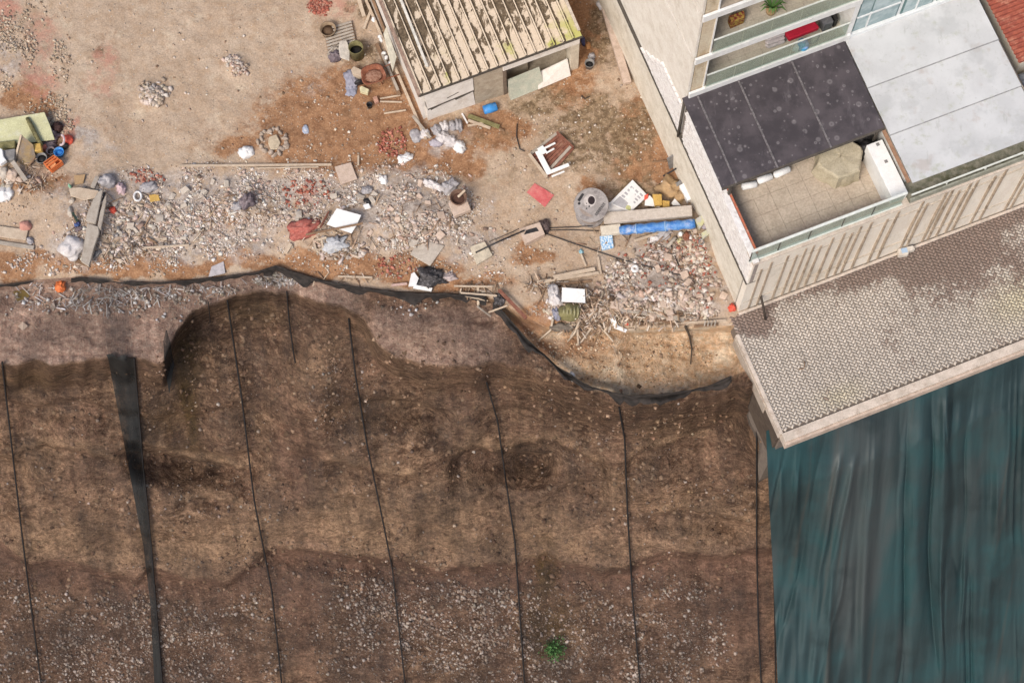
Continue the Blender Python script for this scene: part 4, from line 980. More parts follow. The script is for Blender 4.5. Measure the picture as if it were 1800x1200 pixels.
lumpy((24, 309), (.46, .40, .30), conc_pink, 'pinkish concrete lump right of the grey one at the left border', 'concrete_lump', 'concrete', 1.2, 14, .25, 1.6)
lumpy((36, 318), (.28, .26, .22), conc_pink, 'small pinkish block at the foot of the grey plank', 'concrete_lump', 'concrete', .2, 15, .2, 1.4)
plank((-40, 402), (48, 414), .40, .06, timber_pale, 'wide pale board at the left border', .06)
plank((-40, 421), (60, 436), .14, .06, timber_grey, 'narrow grey plank below the wide pale board at the left border', .05)
lumpy((46, 399), (.42, .38, .28), surf('pink_stone', (.50, .25, .20), (.4, .19, .15), 6, .9, .3), 'round pink stone above the wide pale board', 'stone', 'stone', .3, 16, .15, 1.4)
lumpy((54, 424), (.24, .3, .2), sackg, 'small grey bag at the end of the wide pale board', 'bag', 'bag', .6, 17)

# --- split trunk and its rubbish
tk = thing('split_trunk', 'weathered grey split trunk lying across the rubble with a white sack beside it', 'tree trunk', G(165, 400))
def seg(poly, z0, z1, nm, th=.10): 
    MB().prism([P(q[0], q[1], float(gz(165, 400)) + (z0 + (z1 - z0) * (q[1] - 335) / 130.)) for q in poly], th).build(nm, timber_grey, tk, bevel=.02)
seg([(173, 336), (181, 333), (174, 366), (168, 394), (150, 388), (154, 372), (163, 352)], .42, .32, 'left_half')
seg([(153, 392), (173, 398), (174, 409), (166, 432), (156, 468), (142, 459), (148, 425)], .44, .30, 'lower_half', .16)
seg([(187, 340), (187, 353), (182, 380), (177, 404), (171, 398), (176, 372), (182, 350)], .36, .34, 'right_half')
MB().tube([P(183, 338, .35), P(176, 370, .28), P(170, 400, .25)], .05, 6).build('hollow', blackm, tk)
lumpy((128, 437), (.86, .82, .42), sackm, 'white sack slumped against the split trunk', 'sack', 'sack', .9, 21, .2, 2.2)
lumpy((190, 321), (.58, .50, .40), sackg, 'pale grey tarpaulin bundle at the top of the split trunk', 'tarpaulin_bundle', 'tarpaulin', .3, 22, .3, 2.6)
lumpy((214, 333), (.34, .40, .26), surf('pink_plastic', (.62, .47, .48), (.5, .36, .37), 8, .7, .4), 'pale pink plastic bag right of the grey tarpaulin bundle', 'plastic_bag', 'bag', .3, 23, .35, 3)
lumpy((260, 331), (.72, .36, .24), sackg, 'grey plastic sack beside the ochre board scrap', 'plastic_sack', 'sack', .25, 24, .3, 3)
one(MB().tube([G(242 + 6.5 * math.cos(t), 345 + 8 * math.sin(t), .10) for t in np.linspace(0, 2 * math.pi, 15)], .04, 7, False), 'plastic_ring', white_pl, 'white plastic ring at the end of the grey plastic sack', 'ring', True)
slab([(262, 343), (278, 340), (281, 352), (264, 355)], .05, .04, ochre, 'ochre board scrap beside the grey plastic sack', 'board_scrap', 'board')
slab([(121, 331), (140, 329), (173, 335), (168, 347), (148, 352), (124, 344)], .22, .05, timber_pale, 'splintered pale board across the top of the split trunk', 'board', 'board')
slab([(130, 308), (150, 306), (146, 322), (131, 324)], .06, .05, cardb, 'brown board scrap above the splintered pale board', 'board_scrap', 'board')
plank((163, 332), (172, 312), .16, .1, timber_grey, 'short grey timber beside the grey tarpaulin bundle', .12)
one(MB().lathe([(.05, 0), (.055, .02), (.055, .16), (.02, .22), (.02, .28)], G(124, 329, .05), 12), 'bottle', surf('green_glass', (.25, .5, .34), (.35, .6, .42), 6, .25, .05), 'small green bottle at the corner of the splintered pale board', 'bottle', True)
lumpy((137, 396), (.24, .22, .18), surf('blue_rag', (.05, .11, .27), (.08, .07, .17), 8, .8, .4), 'blue rag beside the split trunk', 'rag', 'rag', .5, 25, .35, 3)
lumpy((139, 403), (.28, .2, .16), mauve, 'dark purple rag below the blue one', 'rag', 'rag', .2, 26, .35, 3)
plank((128, 374), (137, 390), .08, .05, surf('dark_green_stake', (.03, .05, .035), None, 6, .7, .1), 'short dark green stake above the blue rag', .2)
lumpy((127, 354), (.24, .2, .16), conc, 'pale angular stone above the dark green stake', 'stone', 'stone', .8, 27, .2, 1.4)
lumpy((124, 374), (.18, .42, .2), conc, 'long pale stone left of the dark green stake', 'stone', 'stone', .1, 28, .2, 1.4)
lumpy((198, 371), (.28, .26, .14), redp, 'bright red plastic scrap right of the split trunk', 'plastic_scrap', 'plastic', .3, 29, .3, 3)
plank((120, 452), (158, 468), .14, .06, timber_brown, 'brown board under the foot of the split trunk', .02)
plank((250, 436), (333, 431), .07, .05, timber_pale, 'thin pale lath below the rubble, in front of the broken wood', .08)
plank((262, 425), (294, 420), .10, .06, timber_pale, 'short split board above the thin pale lath', .06)
plank((258, 418), (275, 427), .07, .05, timber_brown, 'brown splinter crossing the short split board', .14)
lumpy((170, 448), (.40, .2, .2), greym, 'dark twisted metal beside the foot of the split trunk', 'scrap_metal', 'scrap', .8, 30, .4, 3)

# --- middle band
plank((316, 292), (583, 290), .085, .06, timber_pale, 'very long thin pale batten lying along the top of the rubble band', .06)
plank((450, 296), (560, 294), .05, .04, timber_pale, 'thin batten beside the very long pale one', .05)
lumpy((433, 269), (.60, .42, .26), white_pl, 'small white sack lying alone on the bare soil', 'sack', 'sack', .2, 31, .25, 2.6)
lumpy((537, 229), (.22, .36, .08), surf('pale_blue_plastic', (.40, .44, .52), (.33, .36, .44), 6, .6, .3), 'pale blue plastic scrap on the red soil', 'plastic_scrap', 'plastic', .2, 32, .3, 3)
slab([(473, 240), (486, 236), (493, 250), (488, 262), (476, 263), (471, 252)], .06, .06, surf('sand_slab', (.54, .44, .31), None, 6, .95, .3), 'pale sand-coloured slab inside the ring of stones', 'slab', 'slab', .02)
stone_m = surf('ring_stone', (.44, .35, .28), (.33, .26, .20), 6, .95, .4)
for k in range(19):
    t = 2 * math.pi * k / 19 + .1; x = 480 + (23 + 3 * math.sin(k * 2.3)) * math.cos(t); y = 250 + (21 + 3 * math.cos(k * 1.7)) * math.sin(t)
    q = MB().lump(G(x, y, -.03), (random.uniform(.16, .3), random.uniform(.12, .22), random.uniform(.1, .2)), random.uniform(0, 3), 40 + k, .25, 12, 8, 1.6)
    one(q, 'stone', stone_m, 'brown stone in the ring around the sand-coloured slab', 'stone', True, group='stones in a ring around the sand-coloured slab')
sl = slab([(588, 293), (617, 285), (628, 314), (599, 324)], .05, .10, conc_pink, 'square pinkish concrete slab at the end of the very long batten', 'concrete_slab', 'slab', .012)
plank((630, 274), (630, 291), .07, .05, timber_pale, 'short pale stick above the square pinkish slab', .05)
slab([(592, 366), (635, 378), (626, 397), (618, 410), (600, 404), (574, 394)], .30, .025, white_bd, 'bright white panel lying on the rubble under a rusty rail', 'whiteboard', 'board', .004)
plank((538, 413), (638, 393), .07, .05, timber_brown, 'thin brown rail crossing the bright white panel', .30, .42, 'rail', 'rail')
plank((563, 401), (578, 372), .07, .04, timber_red, 'red-brown batten leaning on the left side of the bright white panel', .2)
lumpy((534, 404), (1.1, .62, .26), surf('red_netting', (.46, .14, .11), (.30, .085, .065), 14, .85, .6, stain=(.5, .25, .2), sscale=9, samt=.6), 'heap of red netting left of the bright white panel', 'netting', 'netting', .3, 33, .35, 3.)
lumpy((590, 430), (.86, .56, .28), surf('silver_bag', (.56, .56, .57), (.38, .38, .39), 9, .6, .5), 'silvery plastic bag below the bright white panel', 'plastic_bag', 'bag', .2, 34, .35, 3)
fr_ = thing('wooden_lattice', 'broken wooden frame left of the silvery plastic bag', 'frame', G(562, 430))
for a, b in (((551, 424), (556, 440)), ((556, 440), (572, 437)), ((552, 424), (575, 418)), ((565, 421), (568, 437))): MB().bar(G(*a, .10), G(*b, .10), .07, .06).build('batten', timber_pale, fr_)
plank((502, 445), (512, 428), .14, .06, timber_pale, 'small pale board below the red netting', .04)
lumpy((645, 336), (.36, .30, .2), sackg, 'crumpled grey bag right of the dark hole in the rubble', 'plastic_bag', 'bag', .2, 35, .35, 3)
lumpy((675, 318), (.32, .36, .22), white_pl, 'pale round bag above the round rubble heap', 'plastic_bag', 'bag', .2, 36, .25, 2)
lumpy((436, 356), (.62, .44, .34), mauve, 'dark crumpled bag left of the red netting', 'plastic_bag', 'bag', .5, 37, .4, 3)
lumpy((418, 364), (.4, .3, .24), sackg, 'grey crumpled bag touching the dark one left of the red netting', 'plastic_bag', 'bag', .1, 38, .4, 3)
lumpy((646, 355), (.30, .26, .1), blackm, 'flat black bag in the rubble above the bright white panel', 'plastic_bag', 'bag', .1, 39, .3, 3)
slab([(638, 360), (648, 357), (652, 365), (642, 368)], .12, .06, white_bd, 'small white tile above the bright white panel', 'tile', 'tile')
slab([(788, 356), (818, 343), (828, 368), (798, 380)], .18, .24, conc_pink, 'square concrete block under the brown pot', 'concrete_block', 'block', .02)
b = G(806, 351, .42); pt = thing('pot', 'round brown pot standing on the square concrete block', 'pot', b)
MB().lathe([(.20, 0), (.24, .02), (.30, .2), (.31, .26), (.28, .27), (.26, .22), (.2, .06)], b, 22).build('body', surf('brown_pot', (.20, .12, .085), (.13, .075, .05), 7, .8, .3), pt, True)
MB().lathe([(.22, .04), (.25, .10), (.02, .12)], b, 18).build('contents', surf('pot_soil', (.10, .05, .035), None, 9, .9, .4), pt)
MB().bar(b + np.array([0, 0, .25]), b + np.array([.26, .2, .36]), .08, .05).build('stick', timber_pale, pt)
lumpy((790, 330), (.72, .46, .34), sackg, 'grey tarpaulin crumpled behind the brown pot', 'tarpaulin_bundle', 'tarpaulin', .6, 50, .35, 3)
lumpy((764, 328), (.8, .28, .28), sackm, 'long pale plastic bundle left of the grey tarpaulin behind the pot', 'plastic_bundle', 'plastic', -.5, 51, .35, 3)
slab([(721, 447), (738, 420), (781, 432), (756, 467)], .04, .06, conc, 'large beige slab lying askew below the round rubble heap', 'slab', 'slab')
slab([(716, 421), (737, 420), (731, 436), (720, 432)], .06, .06, conc, 'smaller beige slab at the upper corner of the large askew one', 'slab', 'slab')
hs = thing('slotted_slab', 'square slab with a dark slot at the end of the steel rod', 'slab', G(846, 444))
MB().prism([G(826, 433, .16), G(852, 424, .16), G(866, 448, .16), G(838, 465, .16)], .14).build('block', surf('sandy_slab', (.58, .50, .38), None, 5, .95, .3), hs, bevel=.015)
MB().bar(G(838, 445, .155), G(853, 438, .155), .10, .012).build('slot', blackm, hs)
one(MB().tube([G(836, 444, .19), G(878, 424, .22), G(922, 405, .36)], .03, 7), 'steel_rod', blackm, 'dark steel rod running from the slotted slab to the hollow block', 'rod', True)
hb = thing('hollow_block', 'hollow concrete block with dark debris on top where the cables meet', 'block', G(936, 408))
hp = [G(912, 402, .32), G(949, 390, .32), G(958, 411, .32), G(924, 428, .32)]
MB().prism(hp, .30).build('block', conc_pink, hb, bevel=.015)
MB().prism([hp[0] * .72 + hp[2] * .28 + ZV * .004, hp[1] * .75 + hp[3] * .25 + ZV * .004, hp[1] * .4 + hp[2] * .4 + hp[3] * .2 + ZV * .004, hp[3] * .45 + hp[0] * .45 + hp[1] * .1 + ZV * .004], .02).build('hole', blackm, hb)
lumpy((958, 400), (.34, .46, .28), surf('dark_clutter', (.07, .05, .05), (.14, .1, .09), 10, .8, .5), 'dark clutter at the right side of the hollow block', 'scrap_heap', 'scrap', .2, 52, .4, 3)
def cable(pts, r, label, m_=blackm, name='cable', dz=.05):
    q = []
    for i in range(len(pts) - 1):
        for f in np.linspace(0, 1, 7)[:-1]:
            x = pts[i][0] * (1 - f) + pts[i + 1][0] * f; y = pts[i][1] * (1 - f) + pts[i + 1][1] * f; q.append(P(x, y, hz(x, y) + dz))
    q.append(P(*pts[-1], hz(*pts[-1]) + dz)); return one(MB().tube(q, r, 6), name, m_, label, 'cable', True)
cable([(958, 401), (1010, 399), (1055, 396)], .018, 'thin dark cable stretched from the hollow block to the spool')
cable([(958, 405), (1005, 404), (1052, 406)], .016, 'second thin cable just below the one to the spool')
cable([(955, 409), (1000, 425), (1045, 440), (1092, 456), (1150, 471), (1212, 488)], .020, 'long dark cable running down right across the rubble from the hollow block')
cable([(1180, 432), (1188, 455), (1198, 478)], .018, 'short dark cable hanging down towards the rubble below the blue pipe')
cable([(860, 425), (900, 408), (912, 402)], .014, 'thin wire beside the steel rod')
cable([(909, 218), (908, 240), (914, 262), (922, 266)], .02, 'curled dark wire on the soil left of the dark crate')
# cable spool
sp0 = G(1038, 376, 0); tilt = Matrix.Rotation(math.radians(9), 3, 'X') @ Matrix.Rotation(math.radians(-7), 3, 'Y')
spm = surf('spool_grey', (.33, .30, .285), (.25, .225, .21), 6, .85, .3, stain=(.13, .11, .11), sscale=2.2, samt=.7)
sp = thing('cable_spool', 'large round grey cable spool with printed top and dark hole', 'spool', sp0)
MB().lathe([(.02, .0), (.54, .0), (.54, .07), (.02, .08)], sp0, 32).build('lower_flange', spm, sp)
MB().lathe([(.43, .07), (.43, .85)], sp0, 32).build('drum', surf('spool_drum', (.34, .28, .24), (.26, .21, .18), 8, .9, .3), sp)
top = sp0 + np.array([0, 0, .88])
MB().lathe([(.02, -.04), (.61, -.04), (.625, .0), (.61, .03), (.02, .03)], top, 40, tilt).build('top_flange', spm, sp)
TM = np.array(tilt)
def ontop(dx, dy, dz=.034): return top + TM @ np.array([dx, dy, dz])
MB().prism([ontop(.02 + .14 * math.cos(t) * .9, .16 + .15 * math.sin(t)) for t in np.linspace(0, 2 * math.pi, 20, endpoint=False)], .004).build('centre_hole', surf('spool_hole', (.03, .02, .022), None, 5, .9, 0), sp)
MB().prism([ontop(-.04 + .22 * math.cos(t), .15 + .23 * math.sin(t), .032) for t in np.linspace(0, 2 * math.pi, 20, endpoint=False)], .004).build('hub_ring', surf('spool_hub', (.50, .45, .42), None, 6, .9, .1), sp)
for (dx, dy, r) in ((-.07, -.05, .032), (-.16, .06, .02), (-.17, -.12, .026), (-.15, -.03, .016), (-.42, .08, .05)):
    MB().prism([ontop(dx + r * math.cos(t), dy + r * math.sin(t), .036) for t in np.linspace(0, 2 * math.pi, 12, endpoint=False)], .006).build('bolt_hole', blackm, sp)
# the print on the flange: a row of worn block letters, no longer legible, and two bars
for k in range(8):
    f = k / 7.; cx_, cy_ = .16 + .30 * f, -.36 + .36 * f; ca_, sa_ = math.cos(math.radians(50)), math.sin(math.radians(50))
    for (ox, oy, w_, h_) in ((-.016, 0, .014, .11), (.014, 0, .014, .11), (0, (.04, -.04, 0)[k % 3], .04, .016)):
        pts4 = [(ox + sx * w_ / 2, oy + sy * h_ / 2) for sx, sy in ((-1, -1), (1, -1), (1, 1), (-1, 1))]
        MB().prism([ontop(cx_ + p[0] * ca_ + p[1] * sa_, cy_ + p[0] * sa_ - p[1] * ca_, .036) for p in pts4], .005).build('printed_letter', blackm, sp)
MB().prism([ontop(-.48, .2, .036), ontop(-.30, .44, .036), ontop(-.22, .40, .036), ontop(-.40, .14, .036)], .005).build('printed_bar', blackm, sp)
# beam, blue pipe and clutter by the wall
one(MB().bar(G(1062, 386, .28), G(1217, 373, .26), .40, .20), 'concrete_beam', surf('beam_pale', (.52, .46, .40), (.44, .38, .32), 5, .9, .3, stain=(.33, .27, .22), sscale=3, samt=.5), 'long pale grey beam above the blue pipe', 'beam', bevel=.015)
slab([(1062, 352), (1112, 371), (1100, 380), (1062, 378)], .30, .03, white_pl, 'white sheet between the spool and the pale grey beam', 'plastic_sheet', 'sheet')
bp = thing('blue_pipe', 'blue wrapped pipe with pale cap below the pale grey beam', 'pipe', G(1140, 400))
pa = G(1090, 405, .28); pb = G(1222, 393, .28); n = 18
q = [pa + (pb - pa) * i / n for i in range(n + 1)]
MB().tube(q, [.17 + .018 * ((i * 7) % 3 - 1) for i in range(n + 1)], 14).build('wrapped_tube', surf('blue_wrap', (.035, .15, .44), (.12, .27, .52), 6, .55, .4, stain=(.48, .50, .55), sscale=2.2, samt=.85), bp, True)
pc = G(1056, 409, .12)
MB().bar(pc, G(1091, 405, .12), .34, .26).build('cap', surf('pipe_cap', (.62, .56, .46), (.54, .48, .39), 5, .8, .2), bp, bevel=.02)
for i in (4, 11): MB().tube([q[i] - (pb - pa) * .006, q[i] + (pb - pa) * .006], .195, 14).build('band', surf('pipe_band', (.30, .45, .62), None, 6, .5, .1), bp, True)
slab([(1054, 415), (1076, 411), (1079, 434), (1058, 439)], .0, .16, surf('blue_white_pack', (.18, .38, .62), (.62, .68, .72), 16, .6, .15, lo=.47, hi=.53), 'blue and white printed package below the cap of the blue pipe', 'package', 'package', .012)
bdp = thing('printed_board', 'white printed board lying askew between the spool and the ochre box', 'board', G(1104, 346))
pq = [P(1071, 357, .46), P(1112, 316, .30), P(1139, 344, .30), P(1108, 373, .44)]
MB().prism(pq, .03).build('panel', white_bd, bdp, bevel=.004)
def onb(a, b, dz=.004): return pq[0] * (1 - a) * (1 - b) + pq[1] * a * (1 - b) + pq[2] * a * b + pq[3] * (1 - a) * b + ZV * dz
gp = surf('grey_print', (.36, .35, .36), (.45, .44, .45), 9, .7, 0)
MB().prism([onb(.03, .12), onb(.36, .12), onb(.30, .62), onb(.03, .70)], .003).build('grey_patch', gp, bdp)
for k in range(12):
    a = .38 + .13 * (k % 4) + .02 * (k // 4); b_ = .16 + .26 * (k // 4); MB().prism([onb(a, b_), onb(a + .07, b_), onb(a + .06, b_ + .17), onb(a - .01, b_ + .17)], .003).build('print_mark', gp, bdp)
MB().prism([onb(.05, .72), onb(.2, .62), onb(.25, .8), onb(.05, .98)], .003).build('yellow_patch', surf('yellow_print', (.55, .55, .26), None, 8, .7, 0), bdp)
slab([(1147, 341), (1163, 341), (1164, 360), (1151, 361)], .22, .22, ochre, 'larger ochre box behind the pale grey beam', 'box', 'box', .012)
slab([(1164, 352), (1177, 353), (1177, 364), (1165, 364)], .18, .2, ochre, 'smaller ochre box right of the larger one behind the beam', 'box', 'box', .012)
slab([(1142, 343), (1160, 364), (1133, 361), (1134, 352)], .30, .02, white_bd, 'white triangular board scrap left of the larger ochre box', 'board_scrap', 'board', .003)
slab([(1133, 343), (1140, 340), (1139, 348), (1132, 352)], .28, .06, redp, 'orange-red scrap at the corner of the white printed board', 'plastic_scrap', 'plastic')
slab([(1180, 357), (1186, 349), (1197, 361), (1183, 361)], .16, .04, white_bd, 'small white triangular scrap right of the ochre boxes', 'board_scrap', 'board', .003)
lumpy((1178, 332), (.90, .72, .30), cardb, 'crumpled brown cardboard above the ochre boxes', 'cardboard', 'cardboard', -.5, 53, .35, 2.4)
lumpy((1196, 347), (.4, .5, .28), cardb, 'folded brown cardboard beside the white block', 'cardboard', 'cardboard', -.9, 54, .3, 2.4)
slab([(1194, 326), (1204, 320), (1219, 347), (1209, 353)], .12, .3, white_bd, 'white rectangular block against the side wall', 'block', 'block', .012)
slab([(1186, 322), (1202, 313), (1205, 319), (1190, 328)], .12, .16, greym, 'grey bar across the top of the white rectangular block', 'metal_bar', 'bar', .01)
slab([(1162, 319), (1168, 314), (1174, 321), (1167, 324)], .1, .1, white_pl, 'small pale box above the crumpled cardboard', 'box', 'box', .01)
one(MB().hexa([P(1176, 296, .1), P(1190, 288, .1), P(1191, 290, .1), P(1177, 298, .1), P(1172, 278, .9), P(1186, 270, .9), P(1187, 272, .9), P(1173, 280, .9)]), 'metal_plate', greym, 'dark grey plate leaning against the side wall', 'plate')
plank((1166, 310), (1199, 291), .05, .05, blackm, 'dark bar leaning at the foot of the dark grey plate', .1, .5, 'metal_bar', 'bar')
plank((1146, 285), (1172, 283), .05, .04, timber_brown, 'short brown rod on the dark soil near the dark grey plate', .05)
plank((1187, 272), (1202, 300), .04, .04, greym, 'thin grey bar standing against the side wall', .3, .3, 'metal_bar', 'bar')
slab([(1221, 386), (1237, 375), (1243, 384), (1230, 402)], .1, .3, surf('yellow_grey_box', (.48, .46, .26), (.42, .40, .36), 8, .8, .15, lo=.45, hi=.55), 'yellow and grey box against the side wall beyond the blue pipe', 'box', 'box', .01)
slab([(1236, 378), (1247, 388), (1250, 400), (1236, 402), (1231, 396)], .1, .12, surf('grey_lilac_bag', (.38, .34, .38), (.28, .25, .28), 9, .8, .4), 'grey-lilac bag between the two yellow boxes', 'bag', 'bag', .02)
slab([(1233, 409), (1249, 399), (1254, 405), (1235, 420)], .06, .22, surf('yellow_grey_box2', (.50, .49, .30), (.42, .40, .36), 8, .8, .15), 'tilted pale yellow box at the foot of the side wall', 'box', 'box', .01)
plank((1115, 424), (1164, 408), .10, .06, timber_pale, 'pale board lying below the blue pipe', .08)
lumpy((1170, 410), (.66, .42, .18), sackg, 'grey-white plastic heap below the blue pipe', 'plastic_heap', 'plastic', .3, 55, .35, 3)
lumpy((1152, 419), (.56, .28, .16), sackm, 'crumpled pale paper beside the pale board below the blue pipe', 'paper', 'paper', .3, 56, .35, 3)
one(MB().tube([G(1173, 434, .08), G(1188, 417, .12)], .07, 8), 'log', timber_grey, 'short grey log below the grey-white plastic heap', 'log', True)
lumpy((1196, 424), (.24, .2, .14), surf('yellow_paper', (.58, .50, .28), None, 8, .8, .3), 'crumpled yellow paper right of the short grey log', 'paper', 'paper', .3, 57, .3, 2)
lumpy((1197, 412), (.2, .2, .16), white_pl, 'small white ball of plastic above the yellow paper', 'plastic_scrap', 'plastic', .3, 58, .2, 2)
plank((1213, 424), (1213, 444), .08, .06, timber_pale, 'short upright pale stick right of the yellow paper', .08)
lumpy((1208, 418), (.24, .4, .16), rust, 'rusty scrap beside the short upright pale stick', 'scrap_metal', 'scrap', .3, 59, .4, 3)
one(MB().tube([G(1233 + 4 * math.cos(t), 425 + 5 * math.sin(t), .08) for t in np.linspace(0, 6.28, 11)], .03, 6, False), 'metal_hook', greym, 'small grey hook ring at the foot of the side wall', 'hook', True)
# red sheet, dark crate
one(MB().prism([G(926, 338, .05), G(933, 330, .05), G(940, 322, .05), G(957, 332, .05), G(974, 343, .05), G(966, 353, .05), G(958, 364, .05), G(942, 351, .05)], .012), 'red_sheet', surf('faded_red', (.50, .10, .10), (.56, .16, .15), 6, .85, .2, stain=(.52, .25, .21), sscale=4, samt=.5), 'flat faded red sheet on the bare soil left of the spool', 'sheet')
ck = thing('slatted_crate', 'dark red-brown slatted crate holding a white frame', 'crate', G(972, 275))
c0, c1, c2, c3 = [np.array(q) for q in ((932, 272), (980, 234), (1008, 260), (962, 312))]
def cq(a, b): return c0 * (1 - a) * (1 - b) + c1 * a * (1 - b) + c2 * a * b + c3 * (1 - a) * b
for k in range(9):
    b_ = k / 8.; MB().bar(G(*cq(.04, b_), .06), G(*cq(.98, b_), .06 + .05 * (k % 2)), .10, .05).build('slat', timber_red if k not in (0, 7) else timber_grey, ck)
for a in (.05, .5, .95): MB().bar(G(*cq(a, 0), .01), G(*cq(a, 1), .01), .08, .05).build('bearer', timber_red, ck)
MB().bar(G(*cq(.99, -.02), .12), G(*cq(.99, 1.02), .12), .06, .12).build('end_board', timber_red, ck)
MB().bar(G(*cq(-.02, -.03), .12), G(*cq(-.02, 1.0), .12), .10, .1).build('end_board', timber_pale, ck)
wf = thing('white_bracket', 'broken white U-shaped frame lying in the dark slatted crate', 'frame', G(960, 280))
for a, b, w in (((945, 266), (966, 306), .20), ((962, 305), (1000, 290), .13), ((948, 268), (958, 262), .3), ((956, 262), (976, 252), .07), ((960, 270), (974, 262), .06), ((970, 311), (992, 302), .06)):
    MB().bar(G(*a, .22), G(*b, .22), w, .06).build('frame_bar', white_bd, wf, bevel=.008)
one(MB().tube([G(1116 + 4.6 * math.cos(t), 472 + 4.6 * math.sin(t), .10) for t in np.linspace(0, 2 * math.pi, 15)], .06, 8, False), 'white_ring', white_pl, 'thick white ring lying on the rubble below the blue pipe', 'ring', True)
lumpy((1022, 443), (.14, .2, .1), surf('cyan_scrap', (.3, .5, .56), None, 8, .6, .2), 'pale cyan scrap at the top of the leaning white stick', 'plastic_scrap', 'plastic', .2, 60)
plank((1021, 446), (1030, 468), .07, .04, timber_pale, 'pale stick below the pale cyan scrap', .08)
plank((1051, 452), (1056, 482), .09, .05, timber_pale, 'thin pale stick leaning at the right end of the two long planks', .06)
slab([(1112, 460), (1118, 458), (1119, 462), (1113, 464)], .04, .04, white_pl, 'small white chip above the thick white ring', 'chip', 'chip')
# edge clutter
plank((972, 488), (1046, 473), .14, .07, timber_pale, 'upper of two long pale planks at the cliff rim', .12)
plank((944, 497), (1053, 480), .11, .07, timber_pale, 'lower of two long pale planks at the cliff rim', .10)
plank((925, 503), (1000, 497), .12, .05, timber_grey, 'dark grey plank under the two long pale planks', .02)
plank((985, 500), (1040, 494), .08, .05, timber_brown, 'brown plank just above the white whiteboard panel', .04)
slab([(988, 505), (1028, 508), (1029, 532), (987, 530)], .32, .04, white_bd, 'white rectangular panel with dark rim on the heap at the cliff rim', 'whiteboard', 'board', .004)
lumpy((975, 522), (.46, .80, .40), sackm, 'pale grey sacks left of the white rectangular panel', 'sack', 'sack', .2, 61, .35, 3)
ov = thing('olive_bundle', 'olive ribbed bundle below the white rectangular panel', 'bundle', G(1003, 548))
MB().lump(G(1003, 551, -.03), (.85, .62, .4), .2, 62, .2, 26, 14, 2).build('bundle', olive, ov, True)
for k in range(5): MB().tube([G(992 + k * 6, 541 - k * .5, .30), G(991 + k * 6.4, 549, .38), G(991 + k * 6, 558, .26)], .035, 6).build('rib', surf('olive_pale', (.34, .31, .17), None, 7, .8, .2), ov, True)
lumpy((979, 551), (.34, .46, .3), surf('blue_grey_bag', (.20, .21, .29), (.3, .28, .3), 8, .7, .4), 'blue-grey bag left of the olive ribbed bundle', 'bag', 'bag', .2, 63, .35, 3)
lumpy((990, 576), (.9, .34, .26), surf('grey_brown_mat', (.20, .17, .13), (.13, .10, .08), 7, .9, .4), 'grey-brown rolled mat hanging over the rim below the olive bundle', 'rolled_mat', 'mat', .05, 64, .2, 2)
lumpy((1286, 542), (.26, .28, .22), redp, 'small red bag at the foot of the building corner', 'bag', 'bag', .2, 65, .3, 3)
for k, (a, b, w, m_) in enumerate((((1120, 549), (1202, 561), .12, timber_grey), ((1090, 545), (1160, 556), .1, timber_grey), ((1150, 553), (1210, 566), .09, timber_grey), ((1135, 558), (1195, 571), .08, timber_brown))):
    plank(a, b, w, .07, m_, ('topmost', 'second', 'third', 'lowest')[k] + ' of four grey boards lying along the cliff rim', .10 - .02 * k)
plank((1187, 569), (1276, 563), .07, .06, timber_pale, 'long thin pale lath on the rim near the building corner', .12)
plank((1220, 574), (1262, 571), .08, .06, timber_brown, 'brown board on the rim under the long thin pale lath', .02)
for k in range(4): plank((1240 + k * 6, 563), (1238 + k * 6, 573), .05, .05, timber_grey, ('leftmost', 'second from left', 'third from left', 'rightmost')[k] + ' of four short pegs across the long thin pale lath', .18)
tb = thing('torn_board', 'torn white board bent over the rim right of the driftwood heap', 'board', G(1090, 566))
MB().prism([P(1072, 552, .3), P(1080, 556, .3), P(1086, 572, .1), P(1080, 577, .05), P(1074, 565, .2)], .05).build('upper_piece', white_pl, tb)
MB().prism([P(1082, 570, .05), P(1103, 579, -.1), P(1100, 584, -.15), P(1081, 577, .0)], .05).build('lower_piece', white_pl, tb)
for k, (a, b) in enumerate((((1108, 569), (1122, 567)), ((1106, 574), (1124, 573)), ((1104, 579), (1116, 580)))): plank(a, b, .08, .06, timber_pale, ('upper', 'middle', 'lower')[k] + ' of three short pale sticks right of the torn white board', .1)
lumpy((1102, 568), (.14, .2, .12), redp, 'small dark red scrap between the torn board and the short sticks', 'scrap', 'scrap', .2, 66)
lb = thing('broken_bracket', 'broken white bracket on the rim holding black charred debris', 'bracket', G(735, 492))
MB().prism([P(718, 503, .25), P(723, 481, .3), P(728, 478, .3), P(736, 489, .25), P(731, 502, .2)], .08).build('upright', white_pl, lb)
MB().prism([P(728, 500, .22), P(760, 506, .15), P(758, 512, .1), P(726, 506, .2)], .08).build('arm', white_pl, lb)
char = surf('charred', (.035, .032, .034), (.10, .09, .09), 16, .9, .9, stain=(.26, .24, .24), sscale=11, samt=.7)
lumpy((758, 490), (1.0, .62, .42), char, 'black charred debris heap on the cliff rim', 'charred_heap', 'debris', .1, 67, .45, 4)
lumpy((790, 486), (.5, .34, .18), surf('pale_ash', (.46, .38, .36), None, 9, .9, .5), 'pale ash patch right of the black charred heap', 'ash_heap', 'debris', .1, 68, .4, 3)
